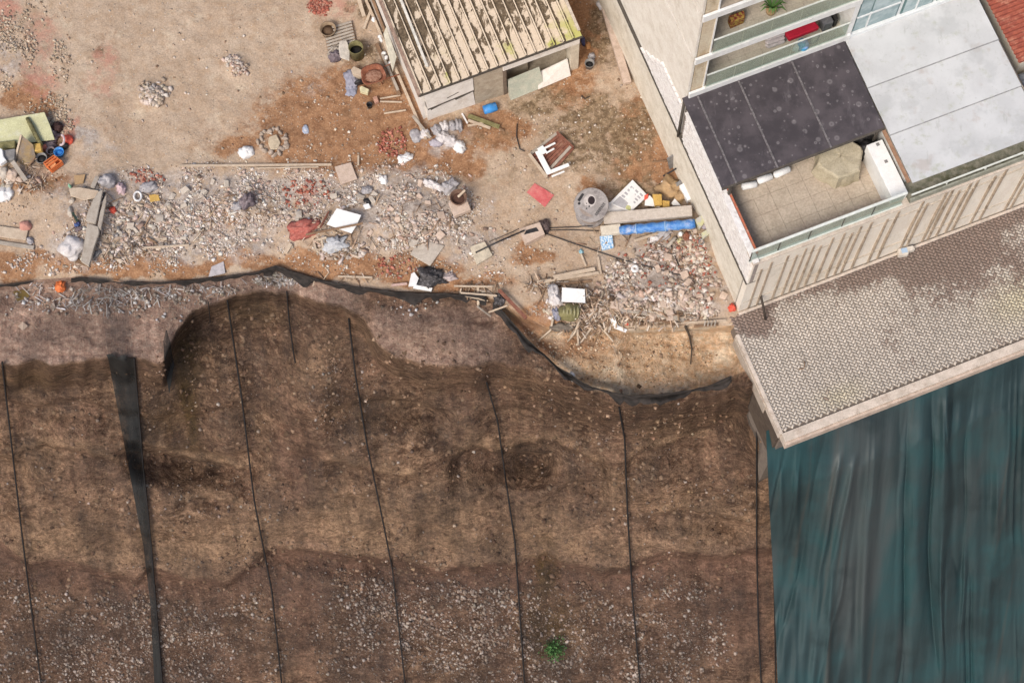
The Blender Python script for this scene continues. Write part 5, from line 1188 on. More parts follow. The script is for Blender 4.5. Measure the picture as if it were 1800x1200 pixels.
for k, (a, b, w, m_) in enumerate((((798, 503), (866, 504), .06, 'upper of the thin sticks spanning the rim right of the charred heap'), ((810, 515), (874, 520), .06, 'middle of the thin sticks spanning the rim right of the charred heap'),
                                   ((816, 520), (858, 529), .05, 'lower of the thin sticks spanning the rim right of the charred heap'), ((840, 504), (841, 540), .09, 'upright pale slat crossing the thin sticks on the rim'),
                                   ((808, 522), (811, 506), .05, 'short upright stick at the left end of the thin sticks on the rim'))):
    plank(a, b, w, .05, timber_pale, m_, .22 if k != 3 else .12, name='stick' if k != 3 else 'slat', cat='stick')
plank((877, 510), (925, 560), .12, .08, timber_red, 'red-brown pole slanting down the rim right of the thin sticks', .25, .35, 'pole', 'pole')
plank((860, 549), (893, 537), .06, .05, timber_pale, 'pale stick pointing from the dark knot to the red-brown pole', .3, .3, 'stick', 'stick')
plank((838, 538), (862, 556), .06, .05, timber_grey, 'grey stick at the foot of the upright pale slat', .3, .2, 'stick', 'stick')
lumpy((879, 527), (.36, .44, .34), char, 'dark tangled knot beside the red-brown pole', 'tangle', 'tangle', .2, 69, .5, 4)
plank((594, 486), (655, 488), .07, .05, timber_pale, 'thin pale stick along the rim below the beam', .08, name='stick', cat='stick')
plank((688, 502), (716, 499), .09, .06, surf('pink_stick', (.55, .38, .32), None, 6, .9, .2), 'pinkish stick left of the broken white bracket', .08, name='stick', cat='stick')
slab([(372, 468), (393, 459), (396, 480), (366, 487)], .03, .05, surf('lilac_grey_slab', (.50, .46, .46), None, 6, .9, .2), 'lilac-grey slab on the rim above the bay in the cliff', 'slab', 'slab')
# left of the shed
pal = thing('pallet', 'weathered wooden pallet beside the shed', 'pallet', G(597, 66))
pc0 = np.array((569., 54.)); ex = np.array((49., -15.)); ey = np.array((8., 38.))
for k in range(8):
    s0 = pc0 + ey * (k / 7.); MB().bar(G(*s0, .12), G(*(s0 + ex), .12), .085, .035).build('slat', timber_grey, pal, bevel=.005)
for f in (.04, .5, .96): MB().bar(G(*(pc0 + ex * f), .02), G(*(pc0 + ex * f + ey), .02), .10, .1).build('bearer', timber_brown, pal)
tub((578, 58), .28, .34, surf('woven_brown', (.22, .15, .095), (.30, .22, .14), 10, .9, .4), 'round brown basket on the corner of the pallet', 'basket', 'basket', surf('basket_fill', (.16, .10, .06), None, 9, .9, .4), .03)
slab([(597, 73), (609, 71), (615, 87), (614, 107), (598, 101), (595, 86)], .28, .05, surf('pale_panel', (.58, .52, .44), None, 5, .9, .2, stain=(.42, .36, .29), sscale=3, samt=.4), 'pale broken panel leaning between the pallet and the dark drum', 'panel', 'panel')
tub((628, 97), .26, .66, olive, 'mossy open drum with a dark mouth beside the pale broken panel', 'drum', 'drum', blackm, .015, taper=1.0)
lumpy((590, 101), (.52, .4, .3), mauve, 'mauve-grey bag at the foot of the pallet', 'bag', 'bag', .4, 70, .3, 3)
lumpy((586, 92), (.6, .2, .22), timber_grey, 'bundle of grey sticks across the lower corner of the pallet', 'stick_bundle', 'sticks', .9, 71, .4, 4)
slab([(617, 122), (622, 116), (638, 124), (637, 135), (620, 130)], .0, .34, timber_pale, 'pale wooden box left of the rusty wheelbarrow', 'wooden_box', 'box', .015)
slab([(632, 153), (636, 151), (649, 157), (646, 164), (633, 160)], .0, .22, surf('cream_box', (.66, .60, .38), None, 6, .8, .1), 'small cream box below the rusty wheelbarrow', 'box', 'box', .012)
lumpy((618, 140), (.50, .74, .16), surf('blue_grey_tarp', (.33, .32, .37), (.24, .23, .27), 8, .7, .5), 'crumpled blue-grey tarpaulin left of the small cream box', 'crumpled_tarpaulin', 'tarpaulin', .2, 72, .35, 3)
lumpy((617, 160), (.48, .46, .12), surf('blue_grey_tarp2', (.30, .30, .36), (.22, .22, .27), 8, .7, .5), 'folded blue-grey tarpaulin below the crumpled one', 'folded_tarpaulin', 'tarpaulin', .2, 73, .3, 3)
slab([(655, 171), (662, 168), (666, 178), (659, 182)], .0, .16, surf('red_brick', (.50, .28, .20), None, 6, .9, .3), 'single pinkish brick at the ends of the loose laths', 'brick_block', 'brick', .01)
tub((650, 188), .10, .22, blackm, 'small black bucket left of the loose laths', 'bucket', 'bucket', blackm, .012)
for k, (a, b) in enumerate((((668, 174), (704, 168)), ((668, 179), (707, 180)), ((675, 200), (714, 194)))):
    plank(a, b, .06, .04, timber_pale, ('upper', 'middle', 'lower')[k] + ' of three loose laths left of the shed corner', .05, name='lath', cat='lath')
wb = thing('wheelbarrow', 'rusty wheelbarrow with a tray of earth beside the shed', 'wheelbarrow', G(658, 140))
wc = G(658, 142, .0); wa = math.radians(14); wx = np.array([math.cos(wa), math.sin(wa), 0]); wy = np.array([-wx[1], wx[0], 0])
rings_ = []; nseg = 28
for (sx, sy, z_) in ((.16, .12, .30), (.30, .24, .34), (.42, .36, .58), (.445, .385, .60), (.40, .34, .585), (.29, .23, .40), (.02, .02, .38)):
    ring = []
    for k in range(nseg):
        t = 2 * math.pi * k / nseg; c_, s_ = math.cos(t), math.sin(t)
        c_ = math.copysign(abs(c_) ** .6, c_); s_ = math.copysign(abs(s_) ** .6, s_)
        ring.append(wc + wx * sx * c_ * (1 - .12 * s_) + wy * sy * s_ + ZV * z_)
    rings_.append(ring)
mb = MB(); mb.add([p for r in rings_ for p in r], [(i * nseg + k, i * nseg + (k + 1) % nseg, (i + 1) * nseg + (k + 1) % nseg, (i + 1) * nseg + k) for i in range(6) for k in range(nseg)])
mb.build('tray', rust, wb, True)
MB().lump(wc + ZV * .38, (.62, .5, .16), wa, 74, .25, 20, 10, 3).build('earth_load', surf('barrow_earth', (.20, .09, .055), (.34, .2, .14), 14, .95, .6), wb, True)
for s_ in (-1, 1):
    MB().tube([wc + wy * .22 * s_ - wx * .35 + ZV * .28, wc + wy * .24 * s_ + wx * .5 + ZV * .42, wc + wy * .26 * s_ + wx * .92 + ZV * .5], .022, 7).build('handle', rust, wb, True)
    MB().tube([wc + wy * .22 * s_ + wx * .2 + ZV * .33, wc + wy * .22 * s_ + wx * .26 + ZV * .0], .02, 6).build('leg', rust, wb, True)
MB().lathe([(.03, -.05), (.16, -.05), (.19, -.02), (.19, .02), (.16, .05), (.03, .05)], wc - wx * .55 + ZV * .18, 18, Matrix.Rotation(wa, 3, 'Z') @ Matrix.Rotation(math.pi / 2, 3, 'X')).build('wheel', blackm, wb, True)
for k, (a, b, w, m_, l) in enumerate((((630, -30), (749, 246), .10, timber_pale, 'longest pale pole lying along the left side of the shed'), ((640, -30), (678, 62), .09, timber_grey, 'grey timber beside the upper part of the longest pole'),
        ((648, -20), (690, 95), .10, timber_brown, 'dark brown timber close to the white shed wall'), ((662, 78), (702, 168), .14, timber_brown, 'brown plank beside the rusty wheelbarrow'),
        ((672, 96), (700, 160), .10, timber_grey, 'grey plank between the brown plank and the shed'), ((625, -20), (640, 30), .14, timber_pale, 'short wide board crossing the top of the poles at the upper border'),
        ((652, 20), (640, 52), .10, timber_pale, 'short pale board leaning on the poles above the drum'), ((684, 40), (722, 150), .08, timber_grey, 'thin grey pole at the foot of the white shed wall'),
        ((726, 205), (757, 243), .10, timber_grey, 'grey plank end sticking out at the shed corner'))):
    plank(a, b, w, .08, m_, l, .06 + .05 * (k % 3), name='pole' if 'pole' in l else 'plank', cat='pole' if 'pole' in l else 'plank')
one(MB().prism([P(674, 60, 1.2), P(679, 47, 1.4), P(697, 100, 1.0), P(690, 126, .3)], .05), 'leaning_panel', surf('greenish_panel', (.52, .49, .40), None, 5, .9, .2, stain=(.38, .34, .26), sscale=3, samt=.5), 'pale greenish panel leaning on the white shed wall', 'panel')
for k, (x, y) in enumerate(((675, 95), (679, 103), (671, 72), (668, 66), (686, 112), (657, 36))):
    one(MB().lump(G(x, y, .08), (.2, .16, .16), k, 80 + k, .25, 10, 7, 1.6), 'plaster_lump', white_pl, 'white plaster lump lying on the poles along the shed', 'plaster', True, group='white plaster lumps on the poles along the shed')
# sacks in front of the shed corner, planks, barrel
for k, (x, y, a, b, h, r, m_, l) in enumerate(((748, 238, .36, .32, .3, 0, sackm, 'round pale sack closest to the shed corner'), (768, 232, .34, .46, .3, .3, sackg, 'grey sack right of the round pale sack'), (781, 224, .30, .42, .28, .2, sackm, 'upright pale sack at the shed front'),
        (795, 222, .26, .40, .28, .3, sackg, 'first of two ribbed grey sacks at the shed front'), (806, 222, .26, .46, .28, .2, sackg, 'second ribbed grey sack, next to the dark planks'), (778, 243, .46, .40, .26, .7, sackm, 'pale torn sack in the middle of the sack pile'),
        (792, 249, .44, .40, .26, .2, sackm, 'pale sack right of the torn one'), (808, 261, .40, .46, .26, .5, white_pl, 'white sack at the lower right end of the sack pile'), (768, 252, .5, .34, .2, .1, surf('lilac_sack', (.44, .40, .43), (.33, .3, .33), 8, .8, .4), 'lilac-grey sack at the lower edge of the sack pile'),
        (732, 240, .4, .5, .14, .2, sackg, 'flat grey sack left of the round pale sack'))):
    lumpy((x, y), (a, b, h), m_, l, 'sack', 'sack', r, 90 + k, .3, 2.6)
lumpy((712, 280), (.5, .34, .2), white_pl, 'crumpled white paper heap on the red soil below the shed', 'paper_heap', 'paper', .2, 101, .4, 3)
for k, (a, b, w, m_) in enumerate((((823, 204), (878, 224), .16, olive), ((823, 212), (862, 226), .10, timber_pale), ((822, 222), (853, 216), .08, timber_pale), ((868, 222), (886, 231), .07, timber_brown), ((812, 200), (822, 218), .06, white_pl))):
    plank(a, b, w, .06, m_, ('wide olive plank in front of the shed', 'pale plank under the wide olive one', 'short pale plank left of the olive plank', 'brown splinter at the tip of the olive plank', 'short white stick by the grey sacks')[k], .10 - .02 * k)
dm = thing('blue_barrel', 'small blue plastic barrel lying in front of the shed', 'barrel', G(861, 191))
a_ = G(850, 194, .17); b__ = G(873, 187, .17); dv = b__ - a_
MB().tube([a_, a_ + dv * .04, a_ + dv * .3, a_ + dv * .34, a_ + dv * .66, a_ + dv * .7, a_ + dv * .96, b__], [.14, .165, .165, .175, .175, .165, .165, .14], 18).build('body', bluep, dm, True)
MB().tube([b__ + dv * .0, b__ + dv * .05], .04, 10).build('cap', blackm, dm, True)
tub((1036, 117), .17, .3, greym, 'grey bucket by the right corner of the shed', 'bucket', 'bucket', blackm, .015)
lumpy((1040, 101), (.26, .3, .2), sackg, 'crumpled grey bag above the grey bucket at the shed corner', 'bag', 'bag', .2, 103)
lumpy((1034, 82), (.2, .3, .2), surf('orange_scrap', (.48, .24, .10), None, 7, .8, .3), 'brown-orange scrap right of the shed roof corner', 'scrap', 'scrap', .2, 104)
lumpy((1025, 75), (.16, .34, .2), surf('dark_blue_scrap', (.06, .06, .13), None, 7, .7, .3), 'dark blue scrap against the shed side', 'scrap', 'scrap', .1, 105)
one(MB().bar(G(1064, 18, .04), G(1103, 149, .04), .30, .22), 'concrete_beam', conc_pink, 'long pale concrete beam lying parallel to the building wall', 'beam', bevel=.02)
lumpy((1057, 8), (.3, .4, .2), sackm, 'pale bag at the upper end of the long concrete beam', 'bag', 'bag', .3, 106, .4, 3)
cable([(1022, 168), (1028, 174), (1036, 170)], .016, 'short curled wire on the bare soil in front of the shed')
# paved ledge
pk = thing('parcel', 'small white and blue parcel lying on the paving against the front wall', 'parcel', W(*LO(1592, 441, .02), .02))
MB().prism([P(1579, 437, .30), P(1605, 431, .30), P(1609, 438, .30), P(1598, 441, .30), P(1597, 447, .30), P(1580, 449, .30)], .26).build('box', surf('parcel_white', (.66, .60, .52), None, 7, .8, .1, stain=(.5, .4, .34), sscale=5, samt=.5), pk, bevel=.012)
MB().prism([P(1583, 437, .306), P(1594, 435, .306), P(1596, 443, .306), P(1586, 445, .306)], .008).build('blue_label', surf('label_blue', (.40, .52, .66), None, 8, .7, 0), pk)
one(MB().tube([W(.75, .02, 1.05), W(.75, -.38, .62), W(.77, -.62, .10)], .045, 9), 'drain_pipe', surf('drain_dark', (.06, .045, .035), None, 6, .7, .1), 'short dark drain pipe at the foot of the front wall near the corner', 'pipe', True)
one(MB().tube([P(1404, 649, .06), P(1413, 647, .07), P(1415, 640, .08), P(1413, 634, .06)], .018, 6), 'twig', timber_brown, 'small bent twig lying on the paving', 'twig', True)
# terrace and balcony furniture
cvm = surf('beige_cover', (.46, .40, .29), (.40, .345, .245), 3, .85, .25, stain=(.29, .24, .15), sscale=2.5, samt=.5)
mb = MB(); uc, vc = LO(1474, 284, 4.75); nsg = 32; prof = [(.84, 4.42), (.79, 4.75), (.755, 5.14), (.74, 5.16), (.70, 5.21), (.69, 5.215), (.02, 5.225)]
for (r_, z_) in prof:
    for k in range(nsg):
        t = 2 * math.pi * k / nsg + .3; oc = 1 / max(math.cos((t % (math.pi / 3)) - math.pi / 6), .1) * .93
        rr_ = r_ * oc * (1 + (.03 * math.sin(11 * t) + .04 * math.sin(4 * t + 1)) * (1 if z_ < 5 else .25)); mb.v.append(tuple(W(uc + rr_ * math.cos(t) * 1.02, vc + rr_ * math.sin(t) * .98, z_ + .012 * math.sin(5 * t))))
mb.f = [(i * nsg + k, i * nsg + (k + 1) % nsg, (i + 1) * nsg + (k + 1) % nsg, (i + 1) * nsg + k) for i in range(len(prof) - 1) for k in range(nsg)]
one(mb, 'covered_table', cvm, 'round terrace table wrapped in a beige cover', 'table')
tw = thing('rolled_cushion', 'white cushions stacked under the edge of the black terrace roof', 'cushion', W(1.3, 2.35, 4.4))
for (x0, y0, x1, y1) in ((1303, 329, 1331, 323), (1331, 319, 1358, 309), (1360, 309, 1389, 296)):
    a_ = P(x0, y0, 4.6); b__ = P(x1, y1, 4.6); MB().tube([a_, a_ * .93 + b__ * .07, a_ * .07 + b__ * .93, b__], [.04, .12, .12, .04], 12).build('cushion', white_bd, tw, True)
bb = thing('barbecue', 'black covered barbecue in the shade under the black terrace roof', 'barbecue', W(*LO(1520, 262, 4.4), 4.4))
MB().lump(W(*LO(1522, 262, 4.8), 4.42), (.62, .62, .85), .3, 110, .15, 22, 14, 2).build('cover', blackm, bb, True)
MB().lump(W(*LO(1518, 242, 4.8), 4.42), (.8, .6, .6), .3, 111, .15, 22, 14, 2).build('side_cover', blackm, bb, True)
cbn = thing('white_cabinet', 'long white cabinet on the terrace beside the white roof', 'cabinet', W(5.2, 1.4, 4.4))
um0 = 4.95
MB().hexa([W(5.02, .30, 4.41), W(5.56, .30, 4.41), W(5.56, 2.3, 4.41), W(5.02, 2.3, 4.41), W(5.0, .28, 5.55), W(5.57, .28, 5.55), W(5.57, 2.32, 5.55), W(5.0, 2.32, 5.55)]).build('body', white_bd, cbn, bevel=.015)
for v_ in (1.55, 2.2): MB().box(W(5.35, v_, 5.56), (.1, .1, .03), RB).build('handle', greym, cbn)
def lq(pts_, z): return [W(*LO(x, y, z), z) for x, y in pts_]
rt_ = thing('red_mattress', 'bright red mattress on the lower balcony', 'mattress', W(4.4, 6.4, 6.3))
MB().prism(lq([(1378, 53), (1430, 34), (1441, 48), (1388, 69)], 7.3), .22).build('mattress', surf('crimson', (.42, .012, .035), (.36, .01, .03), 5, .8, .1), rt_, bevel=.03)
for x, y in ((1384, 57), (1432, 42)): MB().box(W(*LO(x, y, 7.3), 6.88), (.08, .08, .4), RB).build('leg', greym, rt_)
wc_ = thing('stacked_cushions', 'pale grey cushions stacked left of the red mattress on the lower balcony', 'cushion', W(3.4, 6.4, 6.3))
for k, (dy, z) in enumerate(((0, 7.3), (7, 7.12), (13, 6.94))):
    MB().prism(lq([(1344, 64 + dy), (1378, 54 + dy), (1381, 60 + dy), (1350, 71 + dy)], z), .14).build('cushion', surf('pale_cushion', (.55, .49, .49), None, 6, .8, .2), wc_, bevel=.03)
one(MB().lump(W(*LO(1411, 79, 6.9), 6.7), (.42, .42, .42), 0, 112, .02, 24, 14, 1, .9), 'beach_ball', surf('ball_blue', (.05, .32, .55), (.30, .42, .70), 2.4, .4, 0, lo=.47, hi=.53), 'cyan and blue ball on the lower balcony below the red mattress', 'ball', True)
one(MB().prism(lq([(1394, 84), (1403, 72), (1410, 71), (1404, 86)], 7.0), .28), 'white_box', white_bd, 'white box left of the cyan ball on the lower balcony', 'box', bevel=.01)
one(MB().prism(lq([(1429, 60), (1441, 57), (1436, 70), (1426, 72)], 7.0), .28), 'book_stack', surf('beige_books', (.44, .40, .30), (.58, .54, .44), 9, .8, .1), 'beige stack of books right of the cyan ball on the lower balcony', 'books', bevel=.01)
one(MB().prism(lq([(1441, 30), (1458, 22), (1466, 38), (1449, 45)], 7.25), .5), 'grey_suitcase', surf('dark_grey_case', (.10, .10, .11), (.16, .16, .17), 6, .6, .2), 'dark grey case in the corner of the lower balcony', 'case', bevel=.02)
one(MB().prism(lq([(1461, 20), (1467, 18), (1474, 34), (1468, 37)], 7.25), .5), 'black_board', blackm, 'narrow black board in the corner of the lower balcony', 'board', bevel=.01)
one(MB().prism(lq([(1281, 28), (1308, 18), (1310, 30), (1286, 40)], 9.7), .45), 'carved_chest', surf('carved_chest', (.20, .03, .025), (.40, .26, .06), 13, .7, .2, lo=.46, hi=.54), 'dark red and gold patterned chest on the upper balcony', 'chest', bevel=.015)
pp = thing('potted_plant', 'potted plant with long green leaves behind the upper balcony rail', 'plant', W(*LO(1355, 20, 9.3), 9.2))
pb_ = W(*LO(1355, 20, 9.3), 9.2)
MB().lathe([(.14, 0), (.18, .3), (.16, .3)], pb_, 14).build('pot', cardb, pp, True)
leafm = surf('leaf_green', (.055, .13, .03), (.10, .20, .05), 9, .6, .1)
for k in range(16):
    t = k * 2.4; ln = random.uniform(.3, .55); d_ = np.array([math.cos(t), math.sin(t), 0]); nrm = np.array([-d_[1], d_[0], 0])
    a = pb_ + ZV * .3; b = a + d_ * ln * .6 + ZV * .4; c = a + d_ * ln + ZV * .25
    MB().add([a - nrm * .015, a + nrm * .015, b + nrm * .035, b - nrm * .035, c], [(0, 1, 2, 3), (3, 2, 4)]).build('leaf', leafm, pp)
# ------------------------------------------------------------------ rubble, pebbles, splinters (too many to count)
def tone_material(name, rough=.95):
    t = NT(name); a = t.attr('tone'); n = t.noise(14, 4, .65)
    col = t.mix(.45, a, t.mix(t.ramp(n, .3, .7), (.3, .3, .3), (.7, .7, .7)), 'OVERLAY')
    t.bump(n, .4, .015); return t.done(col, rough, 0, .15)
TONE = tone_material('rubble')
CUBE = np.array([(-1, -1, -1), (1, -1, -1), (1, 1, -1), (-1, 1, -1), (-1, -1, 1), (1, -1, 1), (1, 1, 1), (-1, 1, 1)], float) / 2
CF = np.array([(0, 3, 2, 1), (4, 5, 6, 7), (0, 1, 5, 4), (1, 2, 6, 5), (2, 3, 7, 6), (3, 0, 4, 7)])
def randrot(n, flat):
    """random rotations; flat=1 keeps pieces lying, 0 lets them tumble"""
    az = rng.uniform(0, 2 * np.pi, n); tx = rng.normal(0, 1, n) * (1 - flat) * 1.2 + rng.normal(0, .12, n); ty = rng.normal(0, 1, n) * (1 - flat) * 1.2 + rng.normal(0, .12, n)
    def rot(a, ax):
        c, s = np.cos(a), np.sin(a); o = np.zeros(n); i = np.ones(n)
        m = {'x': [i, o, o, o, c, -s, o, s, c], 'y': [c, o, s, o, i, o, -s, o, c], 'z': [c, -s, o, s, c, o, o, o, i]}[ax]
        return np.stack(m, -1).reshape(n, 3, 3)
    return rot(az, 'z') @ rot(tx, 'x') @ rot(ty, 'y')
def pieces(name, px, py, z, size, aspect, cols, flat=.5, rough=.22, round_=0.0, label=None, cat=None, mat_=None, parent=None):
    n = len(px); dims = size[:, None] * aspect
    v = CUBE[None] * (1 + rough * rng.uniform(-1, 1, (n, 8, 3))) * dims[:, None, :]
    if round_: v[:, 4:, :2] *= (1 - round_); 
    v = np.einsum('nij,nkj->nki', randrot(n, flat), v) + P(px, py, z)[:, None, :]
    F = (np.arange(n)[:, None, None] * 8 + CF[None]).reshape(-1, 4)
    tone = np.repeat(np.concatenate([cols, np.ones((n, 1))], 1), 8, 0)
    o = npmesh(name, v.reshape(-1, 3), F, mat_ or TONE, parent, {'tone': tone}, False, 'stuff')
    if label: o['label'] = label
    if cat: o['category'] = cat
    return o
PALE = [(.52, .44, .36), (.48, .395, .31), (.43, .345, .27), (.38, .30, .235), (.57, .50, .43), (.32, .245, .185), (.46, .375, .31), (.62, .56, .50)]
PINKS = [(.46, .33, .265), (.52, .40, .335), (.40, .28, .22), (.5, .42, .365), (.58, .50, .445)]
BROWN = [(.24, .155, .10), (.32, .21, .14), (.40, .28, .19), (.48, .36, .26)]
def palette(n, pal, jit=.10):
    c = np.array(pal)[rng.integers(0, len(pal), n)]; return np.clip(c * (1 + jit * rng.standard_normal((n, 1))) * (1 + .015 * rng.standard_normal((n, 3))), .02, .85)
def blobs_xy(bl):
    xs_, ys_ = [], []
    for x, y, rx, ry, n in bl:
        r = np.sqrt(rng.uniform(0, 1, n)) ** .9 + rng.normal(0, .10, n); t = rng.uniform(0, 2 * np.pi, n); xs_.append(x + rx * r * np.cos(t)); ys_.append(y + ry * r * np.sin(t))
    return np.concatenate(xs_), np.concatenate(ys_)
def keep_ground(x, y, pad=6):
    base = 1060 + .42 * y
    k = (y < EDGE(x) - pad) & (x < base - 3)
    # keep clear of the shed floor
    q = P(x, y, 0) - SA; u = q @ su; v = q @ sv
    return k & ~((u > -.05) & (u < SW + .05) & (v > -.05))
def rub(name, bl, smin, smax, pal, label, flat=.45, asp=(.55, 1.0), hmul=(.3, .8), pw=2.2, thin=None):
    x, y = blobs_xy(bl); dn = fbm(x / 34., y / 26., 301, 4); k = keep_ground(x, y) & (dn > rng.uniform(-.28, .30, len(x))); x, y = x[k], y[k]; n = len(x)
    s = smin + (smax - smin) * rng.uniform(0, 1, n) ** pw
    a = np.stack([np.ones(n), rng.uniform(*asp, n), rng.uniform(*hmul, n)], -1)
    return pieces(name, x, y, gz(x, y) + s * .12, s, a, palette(n, pal), flat, label=label, cat='rubble')
rub('rubble_scatter', [(330, 345, 170, 55, 3400), (260, 410, 150, 60, 3200), (560, 345, 150, 60, 2600), (420, 400, 140, 50, 1500), (720, 365, 110, 75, 4800), (850, 440, 60, 50, 350), (100, 455, 110, 30, 700)], .02, .16, PALE + PINKS * 2 + [(.68, .63, .58)] * 4 + [(.17, .12, .09)], 'pale broken rubble strewn in a band along the cliff rim', .7, (.35, .95), (.15, .55), pw=5.)
rub('rubble_corner', [(1180, 500, 120, 70, 5200), (1235, 450, 50, 60, 1200), (1110, 540, 110, 35, 2000), (1020, 540, 60, 35, 900), (1200, 430, 60, 25, 350), (930, 535, 50, 22, 260)], .02, .20, PINKS + PALE[:6] + BROWN[:1] + [(.64, .58, .53), (.16, .11, .085)], 'pinkish broken rubble heaped at the foot of the building corner', .6, (.35, .95), (.2, .6), pw=4.2)
rub('rubble_grit', [(330, 345, 190, 60, 4200), (260, 415, 160, 55, 3600), (560, 345, 160, 60, 3200), (720, 368, 120, 80, 4200), (1180, 500, 120, 70, 4200), (1110, 545, 110, 30, 1500), (440, 430, 200, 40, 1200)], .015, .06, [(.66, .60, .54), (.56, .48, .40), (.46, .37, .30), (.72, .68, .63), (.22, .155, .11)], 'fine pale grit between the rubble along the cliff rim', pw=2.)
rub('rubble_specks', [(300, 150, 330, 160, 500), (560, 230, 130, 90, 450), (900, 300, 160, 110, 600), (1050, 220, 120, 90, 500), (500, 470, 330, 26, 1100), (150, 470, 180, 26, 650), (60, 330, 70, 40, 260), (640, 270, 120, 40, 420), (700, 460, 130, 40, 500), (40, 380, 60, 60, 200), (930, 470, 100, 45, 420), (700, 100, 70, 120, 160)], .02, .10, PALE + BROWN, 'small loose stones scattered over the bare soil', pw=3.)
rub('gravel_patch', [(18, 90, 45, 70, 1100), (105, 115, 18, 45, 220), (85, 195, 35, 30, 420), (110, 222, 16, 20, 160), (60, 20, 30, 25, 80)], .03, .11, [(.45, .36, .27), (.38, .29, .21), (.52, .43, .33), (.28, .2, .14)], 'coarse brown gravel at the upper left border', pw=1.5)
rub('stone_pile', [(265, 168, 21, 19, 230), (270, 160, 26, 24, 80)], .06, .20, PALE + PINKS[3:], 'round pile of pale stones on the bare yard, the larger of two', pw=1.6)
rub('stone_pile', [(415, 115, 18, 17, 200), (415, 115, 24, 24, 60)], .05, .15, PINKS[1:] + PALE[3:5], 'small round pile of pinkish stones on the bare yard', pw=1.6)
rub('rubble_shards', [(215, 425, 45, 30, 330), (255, 425, 40, 22, 200), (265, 380, 60, 24, 200), (30, 322, 40, 16, 160), (1130, 535, 70, 26, 420), (1190, 540, 80, 25, 300), (1050, 545, 30, 20, 120), (600, 435, 50, 22, 180), (700, 400, 60, 30, 160)], .10, .30, PINKS[1:] + PALE[:6], 'flat pinkish shards and broken slabs in the rubble', .8, (.25, .6), (.12, .3), 1.8)
x, y = blobs_xy([(1175, 470, 90, 45, 90), (1235, 480, 30, 60, 60), (540, 340, 50, 24, 110), (255, 312, 30, 14, 50), (700, 470, 40, 20, 60), (690, 250, 24, 26, 160), (560, 10, 20, 18, 150), (1215, 430, 25, 20, 60)]); k = keep_ground(x, y); x, y = x[k], y[k]; n = len(x); s = .03 + .1 * rng.uniform(0, 1, n) ** 2
pieces('brick_crumbs', x, y, gz(x, y) + .02, s, np.stack([np.ones(n), rng.uniform(.5, .9, n), rng.uniform(.3, .7, n)], -1), palette(n, [(.36, .12, .08), (.44, .18, .13), (.3, .1, .07)]), .5, label='red brick crumbs scattered through the rubble', cat='rubble')
# single larger chunks one can pick out
def chunks(bl, smin, smax, m_, label, group):
    x, y = blobs_xy(bl); k = keep_ground(x, y, 12); base = None
    for i, (a, b) in enumerate(zip(x[k], y[k])):
        s = random.uniform(smin, smax)
        if base is None or i % 5 == 0:
            mb = MB(); cv = (CUBE * (1 + .35 * rng.uniform(-1, 1, (8, 3)))) * np.array([1, random.uniform(.5, .9), random.uniform(.35, .6)]); mb.hexa(cv)
            o = mb.build('concrete_chunk', m_, None, bevel=.05, origin=(0, 0, 0)); base = o.data
        else:
            o = bpy.data.objects.new('concrete_chunk', base); COL.objects.link(o)
        o.location = P(a, b, float(gz(a, b)) + s * .15); o.scale = (s,) * 3; o.rotation_euler = (random.uniform(-.4, .4), random.uniform(-.4, .4), random.uniform(0, 6.28))
        tag(o, label, 'concrete', group)
chunks([(340, 340, 180, 35, 10), (240, 400, 110, 45, 14), (560, 350, 100, 40, 8)], .16, .30, conc, 'pale concrete chunk lying in the rubble band left of the bright white panel', 'concrete chunks in the rubble band')
chunks([(720, 365, 90, 60, 18)], .16, .30, conc_pink, 'pinkish concrete chunk on the round rubble heap beside the brown pot', 'concrete chunks on the round rubble heap')
chunks([(1180, 505, 95, 50, 24), (1120, 540, 80, 22, 14)], .16, .34, conc_pink, 'pinkish concrete chunk on the rubble at the building corner', 'concrete chunks at the building corner')
# splinters and sticks
def sticks(name, bl, lmin, lmax, label, pal, zf=gz, flat=.6, edge=True):
    x, y = blobs_xy(bl); k = (keep_ground(x, y, -18) if edge else x > -999); x, y = x[k], y[k]; n = len(x); s = rng.uniform(lmin, lmax, n)
    z = np.where(y < EDGE(x), gz(x, y), np.maximum(zs(x, y), -1.2)) + .08
    return pieces(name, x, y, z, s, np.stack([np.ones(n), rng.uniform(.03, .09, n), rng.uniform(.03, .06, n)], -1), palette(n, pal), flat, .1, label=label, cat='splinters')
WOODS = [(.50, .38, .28), (.40, .29, .2), (.30, .2, .13), (.22, .14, .09), (.55, .46, .38)]
sticks('splinter_heap', [(1045, 550, 45, 28, 190), (1030, 575, 45, 12, 60), (1100, 552, 50, 16, 110), (1160, 560, 60, 12, 90), (1000, 520, 50, 20, 40), (960, 500, 40, 10, 40)], .2, .75, 'tangle of splintered wood and roots hanging over the cliff rim', WOODS)
sticks('splinter_scatter', [(230, 430, 60, 28, 80), (160, 395, 30, 40, 50), (330, 370, 150, 50, 70), (590, 420, 60, 30, 60), (720, 380, 90, 60, 60), (40, 310, 40, 30, 60), (1180, 430, 60, 30, 50), (690, 60, 24, 60, 40), (840, 510, 40, 10, 50), (600, 490, 60, 6, 26), (1100, 420, 90, 40, 30)], .12, .55, 'loose wooden splinters strewn through the rubble', WOODS)
rt2 = surf('root_dark', (.07, .05, .035), None, 8, .9, .3)
